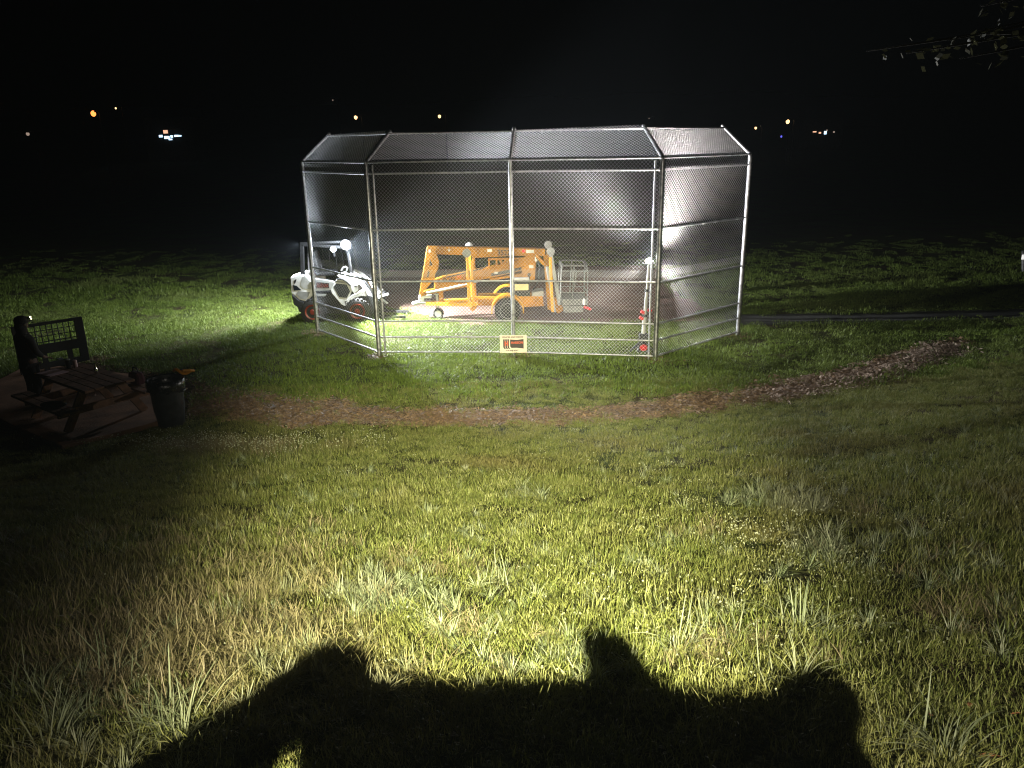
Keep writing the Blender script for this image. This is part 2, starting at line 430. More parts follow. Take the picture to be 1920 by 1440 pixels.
# lawn prototypes (a ... keep alphabetical order = index)
PROTO_CUR = bpy.data.collections.new('lawn_patches')
LAWN = PROTO_CUR
for k in range(6):
    bl = []
    for i in range(150):
        rr = .17 * math.sqrt(random.random()); t = U(0, 6.283)
        bl.append((rr * math.cos(t), rr * math.sin(t), max(.015, G(.047, .017)), U(.0024, .0048), U(0, 6.283), abs(G(.5, .4)), U(-.2, 1.4), random.random()))
    blades_mesh('lawn_%d' % k, bl, M['lawn'])
PROTO_CUR = bpy.data.collections.new('tufts')
TUFT = PROTO_CUR
for k in range(6):                                      # 0-3 green tufts, 4-5 big splayed
    bl = []
    for i in range(40 if k < 4 else 26):
        rr = abs(G(0, .03 if k < 4 else .07)); t = U(0, 6.283)
        bl.append((rr * math.cos(t), rr * math.sin(t), U(.1, .2) if k < 4 else U(.16, .32), U(.004, .008), t + G(0, .6), abs(G(.5, .4)), U(.2, 2.2), random.random()))
    blades_mesh('tuft_%d' % k, bl, M['tuft'])
PROTO_CUR = bpy.data.collections.new('dry_patches')
DRY = PROTO_CUR
for k in range(4):
    bl = []
    for i in range(90):
        rr = .15 * math.sqrt(random.random()); t = U(0, 6.283)
        bl.append((rr * math.cos(t), rr * math.sin(t), max(.04, G(.12, .04)), U(.003, .006), U(0, 6.283), abs(G(.75, .4)), U(.2, 1.6), random.random()))
    blades_mesh('dry_%d' % k, bl, M['drygrass'])
PROTO_CUR = bpy.data.collections.new('field_patches')
FIELD = PROTO_CUR
for k in range(6):
    bl = []
    for i in range(150):
        rr = .3 * math.sqrt(random.random()); t = U(0, 6.283)
        bl.append((rr * math.cos(t), rr * math.sin(t), max(.02, G(.055, .02)), U(.006, .012), U(0, 6.283), abs(G(.4, .3)), U(.1, 1.2), random.random()))
    blades_mesh('field_%d' % k, bl, M['field'])
PROTO_CUR = bpy.data.collections.new('clover_heads')
CLOV = PROTO_CUR
for k in range(4):
    def heads(V, F, T):
        for i in range(8):
            x, y, h, r = U(-.14, .14), U(-.14, .14), U(.04, .1), U(.004, .009)
            for j in range(16):                        # petals as short quads radiating from the head
                o = len(V); a, b = U(0, 6.283), U(-.4, 1.5)
                d = Vector((math.cos(a) * math.cos(b), math.sin(a) * math.cos(b), math.sin(b)))
                s = d.cross(Vector((0.2, 0.1, 1))).normalized() * r * .45
                c = Vector((x, y, h))
                for q in (c - s * .5, c + s * .5, c + d * r + s, c + d * r - s): V.append(tuple(q)); T.append(random.random())
                F.append((o, o + 1, o + 2, o + 3))
    blades_mesh('clover_%d' % k, [], M['clover'], heads)
PROTO_CUR = bpy.data.collections.new('litter')
LIT = PROTO_CUR
for k in range(5):
    def chips(V, F, T):
        for i in range(40):
            o = len(V); c = Vector((U(-.18, .18), U(-.18, .18), U(.003, .02)))
            a = U(0, 6.283); l, w = U(.012, .045), U(.005, .02); t = random.random()
            e = Vector((math.cos(a), math.sin(a), U(-.35, .35))) * l; s = Vector((-math.sin(a), math.cos(a), U(-.5, .5))) * w
            for q in (c - e, c - s, c + e, c + s): V.append(tuple(q)); T.append(t)
            F.append((o, o + 1, o + 2, o + 3))
    blades_mesh('litter_%d' % k, [], M['litter'], chips)

PROTO_CUR = bpy.data.collections.new('pale_litter')
PALE = PROTO_CUR
for k in range(4):
    blades_mesh('pale_%d' % k, [], M['palechip'], chips)

def in_view(x, y, mrg=.8):
    return abs(x) < .72 * y * 1.02 + mrg
FENCE_B = [Vector((-4.87, 18.95, 0)), Vector((-2.95, 16.62, 0)), Vector((.05, 16.41, 0)), Vector((3.07, 15.84, 0)), Vector((5.41, 17.85, 0))]
def blocked(x, y):
    if any((x - b.x) ** 2 + (y - b.y) ** 2 < .05 + .05 * nz2(x, y, 6) for b in FENCE_B): return True
    return on_path(x, y) or on_infield(x, y) or on_asphalt(x, y) or in_poly(x, y, PAD)
pts = []
def put(lst, x, y, s, idx, tilt=.15):
    lst.append((x, y, terr(x, y) - .004, G(0, tilt), G(0, tilt), U(0, 6.283), s, idx))
# near slope lawn
cells = []
def fill(lst, y0, y1, dens, scale, nproto, dz=None):
    area = 0; steps = max(1, int((y1 - y0) / .25))
    for j in range(steps):
        ya = y0 + (y1 - y0) * j / steps; yb = y0 + (y1 - y0) * (j + 1) / steps
        xm = .74 * yb + .9
        for _ in range(int(2 * xm * (yb - ya) * dens)):
            x, y = U(-xm, xm), U(ya, yb)
            if blocked(x, y) and not (on_path(x, y) and random.random() < .22): continue
            put(lst, x, y, scale * U(.75, 1.3) * (1 + .35 * nz2(x, y, .7, 2)), random.randrange(nproto))
fill(pts, 1.6, 4.2, 90, .95, 6)
fill(pts, 4.2, 8.0, 80, .9, 6)
fill(pts, 8.0, 14.5, 60, .85, 6)
scatter('lawn_grass', pts, LAWN)
pts = []
fill(pts, 13.5, 24, 19, 1.0, 6)
for k in range(13): fill(pts, 24 + k, 25 + k, 8 * (1 - k / 13) ** 1.6 + .3, 1.4 - .05 * k, 6)
scatter('field_grass', pts, FIELD)
pts = []
for i in range(800):
    y = 2.1 + 8.5 * random.random() ** 1.7; x = U(-.75, .75) * y
    if blocked(x, y) or nz2(x, y, .55, 8) < -.12: continue
    put(pts, x, y, U(.4, .95), random.randrange(4), .3)
for px, py, c, n_ in ((700, 1130, 0, 34), (660, 1110, 0, 16), (1480, 950, 0, 36), (1440, 930, 0, 16), (1560, 1040, 0, 22), (930, 1100, 4, 3), (1340, 1190, 4, 4), (1430, 1290, 4, 2), (1270, 1220, 4, 3),
                      (330, 1350, 4, 3), (120, 1390, 4, 3), (540, 1270, 0, 9), (880, 1180, 0, 9), (1130, 1245, 0, 9), (220, 1270, 4, 3), (60, 1300, 4, 3), (1640, 1010, 0, 12), (1800, 1070, 0, 14), (1000, 930, 0, 8), (1720, 1400, 4, 3), (1560, 1180, 4, 3)):
    g = ground_hit(px, py)
    for i in range(n_):
        sp = .16 if c == 0 else .07
        put(pts, g.x + G(0, sp), g.y + G(0, sp), U(.6, 1.1), c + random.randrange(4 if c == 0 else 2))
scatter('tall_grass', pts, TUFT)
pts = []
for i in range(420):
    px, py = G(260, 240), G(1150, 100)
    if py < 985 or py > 1440: continue
    g = ground_hit(px, py); put(pts, g.x, g.y, U(.7, 1.15), random.randrange(4))
for i in range(90):
    px, py = G(420, 90), G(842, 7)
    g = ground_hit(px, py)
    if not in_poly(g.x, g.y, PAD): put(pts, g.x, g.y, U(.8, 1.2), random.randrange(4))
for i in range(120):
    px, py = U(1250, 1900), U(950, 1250); g = ground_hit(px, py)
    if nz2(g.x, g.y, 1.2, 4) > .1: put(pts, g.x, g.y, U(.5, .9), random.randrange(4))
scatter('dry_grass', pts, DRY)
pts = []
for i in range(190):
    px, py = G(1400, 200), G(1030, 80)
    g = ground_hit(px, py)
    if nz2(g.x, g.y, 1.3, 6) > -.15: put(pts, g.x, g.y, U(.6, 1.1), random.randrange(4))
for i in range(90):
    px, py = U(100, 1850), 800 + 550 * random.random() ** 1.5
    g = ground_hit(px, py)
    if not blocked(g.x, g.y): put(pts, g.x, g.y, U(.5, 1), random.randrange(4))
for i in range(170):
    px, py = G(430, 130), 836 + G(0, 9)
    g = ground_hit(px, py)
    if not in_poly(g.x, g.y, PAD): put(pts, g.x, g.y, U(.9, 1.5), random.randrange(4))
scatter('clover_flowers', pts, CLOV)
pts = []
for i in range(6500):
    x = U(-9.5, 10.3); y = path_y(x) + U(-.9, .9)
    if on_path(x, y) and not in_poly(x, y, PAD):
        put(pts, x, y, U(.7, 1.2) * (1.3 if x > 3 else 1), random.randrange(5), .08); p = pts[-1]; pts[-1] = (p[0], p[1], p[2] + .014, *p[3:])
for b in FENCE_B:
    for i in range(22):
        put(pts, b.x + G(0, .16), b.y + G(-.05, .14), U(.6, 1), random.randrange(5), .08); p = pts[-1]; pts[-1] = (p[0], p[1], p[2] + .012, *p[3:])
scatter('leaf_litter', pts, LIT)
pts = []
for i in range(620):
    x = U(4.2, 9.7); y = path_y(x) + G(-.1, .25)
    if random.random() < (x - 3.5) / 4: put(pts, x, y, U(.8, 1.6), random.randrange(4), .2); p = pts[-1]; pts[-1] = (p[0], p[1], p[2] + .02, *p[3:])
scatter('wood_chips', pts, PALE)

# fallen leaves on the grass
def leaf_obj(px, py, s, label):
    g = ground_hit(px, py, .05)
    mb = MB(); a = U(0, 6.28)
    prof = [(-1, 0), (-.6, .32), (-.1, .45), (.4, .3), (1, 0), (.4, -.3), (-.1, -.45), (-.6, -.32)]
    vs = []
    for u, v in prof:
        x, y = u * math.cos(a) - v * math.sin(a), u * math.sin(a) + v * math.cos(a)
        vs.append((g.x + x * s, g.y + y * s, g.z + .25 * s * abs(v) + .3 * s * (-y)))
    vs.append((g.x, g.y, g.z - .05 * s))
    mb.add(vs, [(i, (i + 1) % 8, 8) for i in range(8)])
    o = mb.build('fallen_leaf', M['leafdry'], smooth=True, angle=180)
    tag(o, label, 'leaf', 'fallen dry leaves in the grass')
leaf_obj(1818, 1322, .028, 'small orange dry leaf in the grass right of the round shadow')
leaf_obj(1857, 1418, .045, 'largest brown dry leaf at the lower right corner of the grass')
leaf_obj(1905, 1338, .026, 'orange dry leaf at the right edge of the foreground grass')
leaf_obj(1745, 1340, .02, 'tiny reddish dry leaf in the grass nearest the round shadow')

# ------------------------------------------------------------------ backstop
FH = 4.17
K = [b + Vector((0, 0, FH)) for b in FENCE_B]
FN = []
for i in range(5):
    e = FENCE_B[min(i + 1, 4)] - FENCE_B[max(i - 1, 0)]
    nn = Vector((-e.y, e.x, 0)).normalized(); FN.append(nn)
TL = [.71, .86, .69, .88, .71]
T = [K[i] + FN[i] * TL[i] + Vector((0, 0, .57)) for i in range(5)]
bs = thing('backstop', 'tall galvanised chain-link baseball backstop with angled overhang', 'fence', FENCE_B[2])
WR = .0019; WAMP = .0007
def wire_sheet(name, quad, off, pitch=.077, phase=0.0):
    """diamond mesh of straight galvanised wires clipped to a convex planar quad (a, b, c, d); a->b along the bottom"""
    a, b, c, d = quad
    u = (b - a).normalized(); w = (d - a); nrm = u.cross(w).normalized(); v = nrm.cross(u)
    P2 = [((p - a).dot(u), (p - a).dot(v)) for p in quad]
    def clip(p, q):
        t0, t1 = 0.0, 1.0
        dx, dy = q[0] - p[0], q[1] - p[1]
        for i in range(4):
            (x1, y1), (x2, y2) = P2[i], P2[(i + 1) % 4]
            nx_, ny_ = -(y2 - y1), x2 - x1
            den = nx_ * dx + ny_ * dy; num = nx_ * (p[0] - x1) + ny_ * (p[1] - y1)
            if abs(den) < 1e-9:
                if num < 0: return None
                continue
            t = -num / den
            if den > 0: t0 = max(t0, t)
            else: t1 = min(t1, t)
        return (t0, t1) if t1 - t0 > 1e-3 else None
    xs = [p[0] for p in P2]; ys = [p[1] for p in P2]
    x0, x1, y0, y1 = min(xs), max(xs), min(ys), max(ys); h = y1 - y0
    V = []; F = []; n_ = 6; base = 0
    st = pitch / math.sqrt(2)                            # distance between two crossings along a wire
    ang = np.arange(n_) * 2 * math.pi / n_
    U_, V_, N_ = np.array(u), np.array(v), np.array(nrm); A0 = np.array(a)
    for fam in (1, -1):
        k = x0 - h - phase if fam > 0 else x0 - phase; par = 0
        while k < (x1 if fam > 0 else x1 + h):
            p, q = ((k, y0), (k + h, y1)) if fam > 0 else ((k, y0), (k - h, y1))
            r = clip(p, q)
            if r:
                Lw = h * math.sqrt(2); s0, s1 = r[0] * Lw, r[1] * Lw
                ks = np.arange(math.ceil(s0 / st), math.floor(s1 / st) + 1)
                sv = np.unique(np.concatenate(([s0], ks * st, [s1])))
                ph = np.round(sv / st).astype(int)
                offs = off + fam * WAMP * np.where((ph + par) % 2 == 0, 1.0, -1.0) + rng.normal(0, .0002, len(sv))
                dirv = (U_ * fam + V_) / math.sqrt(2); side = np.cross(dirv, N_)
                pos = A0 + np.outer(p[0] + fam * sv / math.sqrt(2), U_) + np.outer(p[1] + sv / math.sqrt(2), V_) + np.outer(offs, N_)
                ring = (np.outer(np.cos(ang), N_) + np.outer(np.sin(ang), side)) * WR
                V.append((pos[:, None, :] + ring[None]).reshape(-1, 3))
                m_ = len(sv); i0 = base + (np.arange(m_ - 1) * n_)[:, None] + np.arange(n_)[None]
                j0 = base + (np.arange(m_ - 1) * n_)[:, None] + (np.arange(n_)[None] + 1) % n_
                F.append(np.stack([i0, j0, j0 + n_, i0 + n_], -1).reshape(-1, 4)); base += m_ * n_
            k += pitch; par += 1
    me = bpy.data.meshes.new(name)
    V = np.concatenate(V) - np.array(WORLD[bs.name]); F = np.concatenate(F)
    me.vertices.add(len(V)); me.vertices.foreach_set('co', V.ravel())
    me.loops.add(F.size); me.loops.foreach_set('vertex_index', F.ravel())
    me.polygons.add(len(F)); me.polygons.foreach_set('loop_start', np.arange(len(F)) * 4)
    me.update(calc_edges=True); me.validate()
    me.polygons.foreach_set('use_smooth', [True] * len(me.polygons))
    me.materials.append(M['wire'])
    o = bpy.data.objects.new(name, me); COL.objects.link(o); o.parent = bs
    return o
def lerp(a, b, t): return a + (b - a) * t
def UPV(p, z): return Vector((p.x, p.y, z))
RAILS = [.10, .44, .80, 1.68, 2.78, 3.94, FH]
for i in range(4):
    a, b = FENCE_B[i], FENCE_B[i + 1]
    wire_sheet('chain_link', (UPV(a, .1), UPV(b, .1), UPV(b, 1.93), UPV(a, 1.93)), .028)
    wire_sheet('chain_link', (UPV(a, 1.78), UPV(b, 1.78), UPV(b, FH), UPV(a, FH)), .036, phase=.02)
    wire_sheet('chain_link', (K[i], K[i + 1], T[i + 1], T[i]), .03, phase=.01)
    for z in RAILS:
        r = .021
        mb = MB(); mb.tube([UPV(a, z), UPV(b, z)], r, 10)
        d = (b - a).normalized(); nn = Vector((d.y, -d.x, 0))
        for t in np.arange(.2, 3.0, .42):              # tie wires hooked round the rail
            c = UPV(a, z) + d * float(t)
            mb.tube([c + nn * (r + .006) * math.cos(q) + Vector((0, 0, 1)) * (r + .006) * math.sin(q) for q in lin(0, 6.28, 8)], .004, 5, False)
        mb.build('rail', M['galv'], bs, smooth=True)
    mb = MB(); mb.tube([T[i], T[i + 1]], .021, 10)
    d = (T[i + 1] - T[i]).normalized()
    for t in np.arange(.2, 2.4, .4):
        c = T[i] + d * float(t); mb.box(c - Vector((0, 0, .02)), (.02, .02, .06))
    mb.build('rail', M['galv'], bs, smooth=True)
for i in range(5):
    r = .05 if i != 2 else .042
    mb = MB()
    k0 = K[i] - Vector((0, 0, .07)); k1 = lerp(K[i], T[i], .07)
    mb.tube([FENCE_B[i] - Vector((0, 0, .15)), k0, K[i] + FN[i] * .008, k1, T[i] + (T[i] - K[i]).normalized() * .06], [r, r, r * .95, r * .8, r * .75], 14)
    p = mb.build('post', M['galv'], bs, smooth=True)
    cp = MB(); cp.ball(T[i] + (T[i] - K[i]).normalized() * .07, .045, 8)
    cp.build('post_cap', M['galv'], p, smooth=True, angle=180)
    for z in RAILS[:-1]:                                # brace bands
        bb = MB(); bb.lathe([(r + .002, -.015), (r + .01, -.015), (r + .01, .015), (r + .002, .015)], UPV(FENCE_B[i], z), n=14)
        bb.build('brace_band', M['galv'], p, smooth=True)
for i, s in ((1, 1), (3, -1)):
    d = (FENCE_B[2] - FENCE_B[i]).normalized()
    c = FENCE_B[i] + d * .14
    mb = MB(); mb.tube([UPV(c, .02), UPV(c, FH - .05)], .021, 10); mb.build('tension_bar', M['galv'], bs, smooth=True)

# sign
sc = at(962.5, 645, 16.3); sw, sh = .585, .40
sg = thing('sign', 'small cream sign with orange and black logo wired to the backstop middle post', 'sign', sc)
fy = sc.y - .012
mb = MB(); mb.box(sc, (sw, .012, sh)); mb.build('panel', M['signw'], sg, bevel=.003)
ty = fy + .005
text_mesh('lettering', 'FENCES AND DECKS', .05, (sc.x - .01, ty, sc.z + .155), .45, M['signb'], sg, .0012)
text_mesh('lettering', '914-864-4047', .04, (sc.x - .03, ty, sc.z - .145), .28, M['signb'], sg, .0008)
mb = MB()
X0, X1 = sc.x - .235, sc.x + .225
def sgx(u): return X0 + (X1 - X0) * u
zt, zb = sc.z + .11, sc.z - .105
mb.plate([(sgx(.36), zt - .005), (sgx(.68), zt - .018), (X1, zt), (X1, zb), (sgx(.68), zb + .02), (sgx(.42), zb + .02), (sgx(.36), zb + .05)], ty, ty + .004)
for q in range(3):                                       # three black stripes behind the emblem
    x = sgx(.03 + q * .1)
    mb.plate([(x, zt), (x + .035, zt), (x + .035, zb + .035), (x + .06, zb), (x + .025, zb), (x, zb + .035)], ty + .0005, ty + .004)
mb.build('backing', M['signb'], sg)
mb = MB()
hx_, hz_ = sgx(.185), sc.z + .015
for s in (-1, 1): mb.box((hx_ + s * .026, ty - .004, hz_), (.026, .004, .1))
mb.box((hx_, ty - .0045, hz_), (.05, .004, .026))
mb.build('emblem', M['signo'], sg)
text_mesh('lettering', 'HARSON', .07, (sgx(.685), ty - .003, sc.z + .03), .26, M['signo'], sg, .002)

# ------------------------------------------------------------------ articulated boom lift
LY = 20.4
lift = thing('boom_lift', 'yellow towable boom lift parked on the infield dirt behind the fence', 'boom lift', (at(945, 600, LY).x, LY, 0))
def XZ(Y, *pp): return [(p.x, p.z) for p in (at(x, y, Y) for x, y in pp)]
def plate(name, pp, Y, half, material, parent=lift, bevel=.008, holes=()):
    mb = MB(); mb.plate(XZ(Y - half, *pp), Y - half, Y + half)
    return mb.build(name, material, parent, bevel=bevel)
top = plate('upper_boom', [(801, 461.5), (1022, 466.5), (1022, 480), (960, 480), (886, 484), (884, 479), (818, 477), (812, 480), (797, 480)], LY, .11, M['yellow'])
plate('boom_elbow', [(801, 461), (819, 461), (819, 477), (823, 490), (822, 503), (816, 514), (815, 524), (790, 552), (786, 552)], LY - .13, .02, M['yellow'])
plate('boom_elbow', [(801, 461), (819, 461), (819, 477), (823, 490), (822, 503), (816, 514), (815, 524), (790, 552), (786, 552)], LY + .13, .02, M['yellow'])
for pp in (((806, 485), (811, 497), (805, 499)), ((803, 507), (806, 511), (803, 520), (800, 520))):
    mb = MB(); mb.plate(XZ(LY - .152, *pp), LY - .153, LY - .148); mb.build('lightening_hole', M['black'], lift)
mb = MB(); mb.plate(XZ(LY - .153, (803.5, 468), (807.5, 468), (807.5, 473.5), (803.5, 473.5)), LY - .155, LY - .148); mb.build('decal', M['white'], lift)
la = plate('lower_boom', [(814, 524), (828, 519.5), (916, 501), (1003, 480), (1003, 500), (960, 512), (920, 521), (880, 529), (814, 541)], LY, .09, M['yellow'])
mb = MB(); mb.plate(XZ(LY - .1, (921, 512.5), (960, 504.5), (988, 498), (983, 503.5), (960, 511), (921, 518)), LY - .1, LY - .094); mb.build('boom_slot', M['black'], la)
pts_ = XZ(LY - .09, (829, 518.6), (916, 500.2))
mb = MB(); mb.bar((pts_[0][0], LY - .09, pts_[0][1]), (pts_[1][0], LY - .09, pts_[1][1]), .06, .03); mb.build('boom_flange', M['yellow_b'], la)
lk = plate('riser_link', [(788, 552), (798, 545), (876, 529), (876, 538), (800, 553), (788, 557)], LY - .05, .07, M['yellow'])
# upper link plate with windows: built as a framework so the gaps are real
mb = MB()
for a, b, w in (((917, 484), (917, 500), .05), ((917, 486), (1002, 484), .05), ((931, 484), (931, 498), .05), ((936, 484), (943, 498), .06), ((950, 484), (943, 498), .06), ((953, 484), (953, 496), .05), ((962, 484), (962, 494), .05), ((990, 480), (990, 500), .12), ((975, 484), (972, 494), .06), ((1000, 480), (997, 524), .16), ((985, 500), (985, 522), .2)):
    A, B = at(*a, LY - .12), at(*b, LY - .12); mb.bar(A, B, .05, w, (0, 1, 0)) if False else mb.bar(A, B, w, .05, (0, 1, 0))
mb.build('link_frame', M['yellow'], lift)
plate('lower_link', [(918, 522), (960, 516), (1000, 508), (1000, 524), (985, 522), (960, 520), (918, 527)], LY - .02, .08, M['yellow'])
plate('pivot_plate', [(984, 480), (1006, 480), (1000, 527), (984, 523)], LY, .16, M['yellow'])
mb = MB(); mb.lathe([(.03, -.1), (.045, -.1), (.045, .1), (.03, .1)], at(992, 515, LY - .17), 'y', 16); mb.build('pivot_pin', M['black'], lift, smooth=True)
# model number
c = at(949, 474.2, LY - .115)
text_mesh('model_number', '3522A', .2, (c.x, LY - .114, c.z), .46, M['black'], lift, .004)
A = at(857, 520, LY - .095); mb = MB()
for q in range(2):
    x = A.x + .06 * q; mb.add([(x, LY - .098, A.z + .05), (x + .05, LY - .098, A.z + .01), (x, LY - .098, A.z - .03), (x + .02, LY - .098, A.z + .01)], [(0, 1, 2, 3)])
mb.build('decal', M['red'], lift)
A = at(842, 524, LY - .095)
text_mesh('lettering', 'BIL-JAX', .1, (A.x, LY - .099, A.z), .34, M['black'], lift, .002)
mb = MB(); mb.tube([at(x, y, LY - .13) for x, y in ((812, 480), (836, 505), (838, 520), (870, 512), (905, 503), (918, 496))], .016, 8); mb.build('hydraulic_hose', M['black'], lift, smooth=True)
mb = MB(); mb.tube([at(x, y, LY - .16) for x, y in ((1004, 478), (1012, 500), (1008, 530), (998, 546))], .018, 8); mb.build('hydraulic_hose', M['black'], lift, smooth=True)
mb = MB(); mb.tube([at(x, y, LY - .14) for x, y in ((800, 549), (840, 541), (866, 535))], .035, 10); mb.tube([at(x, y, LY - .14) for x, y in ((866, 535), (905, 526))], .02, 8); mb.build('lift_cylinder', M['lgrey'], lift, smooth=True)
for x, y, w_, h_, c_ in ((918, 470.5, .12, .07, 'white'), (994, 472, .2, .08, 'lgrey'), (982, 471, .08, .08, 'red'), (1006, 486, .09, .12, 'white'), (996, 500, .12, .08, 'lgrey'), (930, 512, .1, .05, 'white'), (842, 470, .05, .05, 'lgrey')):
    A = at(x, y, LY - .17); mb = MB(); mb.box((A.x, LY - .118 if x < 985 or y < 475 else LY - .163, A.z), (w_, .006, h_)); mb.build('decal', M[c_], lift)
for pp in (((895, 560), (1010, 560), (1018, 573), (895, 573)),):
    plate('chassis', pp, LY, .42, M['yellow'])
    A, B = at(890, 557, LY - .45), at(945, 558, LY - .45); mb = MB(); mb.bar(A, B, .06, .05); mb.build('chassis_rail', M['yellow_b'], lift)
plate('side_panel', [(972, 556), (1017, 556), (1020, 574), (980, 576)], LY - .45, .02, M['orange'] if False else M['yellow'])
pb = plate('power_unit', [(962, 523), (994, 522), (994, 556), (960, 557)], LY - .1, .3, M['black'], bevel=.02)
A = at(978, 538.5, LY - .405); mb = MB(); mb.box((A.x, LY - .405, A.z), (.36, .01, .16)); mb.build('control_label', M['label'], pb)
A = at(978, 523, LY - .35); mb = MB(); mb.box((A.x, LY - .35, A.z), (.4, .2, .05)); mb.build('control_cover', M['lgrey'], pb)
plate('battery_box', [(998, 548), (1019, 545), (1019, 556), (998, 557)], LY - .2, .22, M['grey'])
# tongue, hitch, jack
mb = MB()
for s in (-1, 1): mb.bar((at(895, 566, LY).x, LY + .35 * s, at(895, 566, LY).z), (at(800, 568, LY).x, LY + .04 * s, at(800, 568, LY).z), .09, .1)
mb.build('tow_bar', M['yellow'], lift, bevel=.006)
for pp in (((836, 562), (876, 560), (876, 564), (836, 566)), ((838, 568), (878, 567), (878, 573), (845, 572))):
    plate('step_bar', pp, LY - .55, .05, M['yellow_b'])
mb = MB(); A = at(795, 567, LY); mb.tube([A + Vector((-.22, 0, 0)), A + Vector((.2, 0, 0))], .05, 10); mb.ball(A + Vector((-.24, 0, -.02)), (.09, .07, .06)); mb.build('hitch_coupler', M['lgrey'], lift, smooth=True)
A = at(797, 556, LY); mb = MB(); mb.box(A, (.35, .2, .06)); mb.box(A + Vector((-.1, 0, -.07)), (.15, .1, .1)); mb.build('boom_rest', M['lgrey'], lift, bevel=.01)
mb = MB()
for x in (828, 832):
    A, B = at(x - 4, 540, LY), at(x - 2, 565, LY); mb.bar(A, B, .06)
mb.build('rest_post', M['yellow'], lift)
A = at(822, 587, LY); mb = MB(); mb.tube([(A.x, LY, A.z), (A.x - .02, LY, at(815, 552, LY).z)], .035, 10); mb.tube([(A.x - .1, LY, at(815, 552, LY).z), (A.x + .05, LY, at(815, 552, LY).z)], .015, 8)
jk = mb.build('jack_stand', M['lgrey'], lift, smooth=True)
mb = MB(); mb.lathe([(.09, -.05), (.135, -.05), (.15, -.03), (.15, .03), (.135, .05), (.09, .05)], (A.x, LY - .02, .15), 'y', 24); jw = mb.build('jockey_wheel', M['rubber'], jk, smooth=True)
mb = MB(); mb.lathe([(.02, -.056), (.09, -.056), (.09, .056), (.02, .056)], (A.x, LY - .02, .15), 'y', 16); mb.build('rim', M['lgrey'], jk, smooth=True)
# main wheels, fenders, outriggers
for s in (-1, 1):
    wy = LY + .66 * s; wx = at(952, 590, LY - .66).x; wr = .335
    mb = MB(); mb.lathe([(.19, -.1), (.3, -.1), (wr - .01, -.07), (wr, 0), (wr - .01, .07), (.3, .1), (.19, .1)], (wx, wy, wr), 'y', 36)
    for q in range(36):
        t = q * math.pi / 18; mb.box((wx + math.cos(t) * wr, wy, wr + math.sin(t) * wr), (.03, .17, .014), (0, -t + math.pi / 2, 0))
    w = mb.build('wheel', M['rubber'], lift, smooth=True)
    mb = MB(); mb.lathe([(.03, .06 * s), (.06, .09 * s), (.1, .075 * s), (.18, .09 * s), (.2, .105 * s), (.2, -.1 * s), (.03, -.1 * s)], (wx, wy, wr), 'y', 28)
    mb.build('rim', M['lgrey'], w, smooth=True)
    mb = MB(); arc = []
    for q in range(13):
        t = R(188 - 196 * q / 12); arc.append((wx + .43 * math.cos(t), wr + .44 * math.sin(t)))
    arc2 = [(wx + (x - wx) * .93, wr + (z - wr) * .93) for x, z in arc]
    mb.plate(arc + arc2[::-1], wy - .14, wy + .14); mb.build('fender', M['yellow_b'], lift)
    for px0, px1, yb, ft, hh in ((876, 880, 575, (875, 474), True), (1030, 1036, 585, (1032, 471), False)):
        oy = LY + .68 * s
        A, B = at(px0 + (2 if not hh else 0), 482, LY - .68), at(px1, yb, LY - .68)
        mb = MB(); mb.bar((A.x, oy, A.z), (B.x, oy, B.z), .07, .075, (0, 1, 0))
        if hh: mb.bar((A.x + .1, oy + .1, A.z - .1), (B.x + .1, oy + .1, B.z), .07, .06, (0, 1, 0))
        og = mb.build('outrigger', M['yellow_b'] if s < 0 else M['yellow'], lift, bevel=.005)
        P = at(*ft, LY - .68)
        mb = MB(); ax = (0.1 if hh else 0.35)
        dv = Vector((ax, -1, .05)).normalized()
        c0 = Vector((P.x, oy - .06, P.z))
        mb.tube([c0, c0 + dv * .025, c0 + dv * .04], [.105, .11, .07], 24); mb.tube([c0 - dv * .12, c0], .03, 10)
        mb.build('foot_pad', M['grey'], og, smooth=True)
plate('skid_foot', [(884, 575), (896, 572), (892, 579), (886, 584), (881, 580)], LY - .5, .06, M['yellow'])
# jib struts and platform
mb = MB()
for a, b, w in (((1033, 476), (1049, 572), .09), ((1026, 500), (1040, 585), .08)):
    mb.bar(at(*a, LY - .3), at(*b, LY - .3), w)
mb.build('jib_arm', M['grey'], lift, bevel=.01)
mb = MB(); mb.bar(at(1006, 478, LY - .2), at(1021, 496, LY - .2), .08); mb.bar(at(1036, 560, LY - .2), at(1052, 584, LY - .2), .1, .2); mb.bar(at(1022, 478, LY), at(1030, 580, LY), .1, .12, (0, 1, 0)); mb.build('jib_link', M['yellow'], lift, bevel=.01)
PY0, PY1 = LY - .55, LY + .3
def pq(px, py, Y=PY0): p = at(px, py, PY0); return Vector((p.x, Y, p.z))
mb = MB()
for Y in (PY0, PY1):
    mb.tube([pq(1050, 572, Y), pq(1053, 503, Y), pq(1056, 498, Y), pq(1062, 497, Y), pq(1096, 497.5, Y), pq(1100, 500, Y), pq(1102, 506, Y), pq(1101, 572, Y)], .02, 8)
    for y in (508, 548): mb.tube([pq(1054, y, Y), pq(1101, y + .5, Y)], .015, 8)
    for a, b in (((1077, 497), (1073, 562)), ((1081, 508), (1077, 540))): mb.tube([pq(*a, Y), pq(*b, Y)], .019, 8)
for x in (1053, 1101):
    for y in (497.5, 508, 548): mb.tube([pq(x + (3 if y < 500 and x < 1060 else 0), y, PY0), pq(x, y, PY1)], .015, 8)
mb.tube([pq(1049, 489), pq(1052, 495), pq(1054, 505)], .02, 8)
mb.build('platform_rail', M['dgrey'], lift, smooth=True)
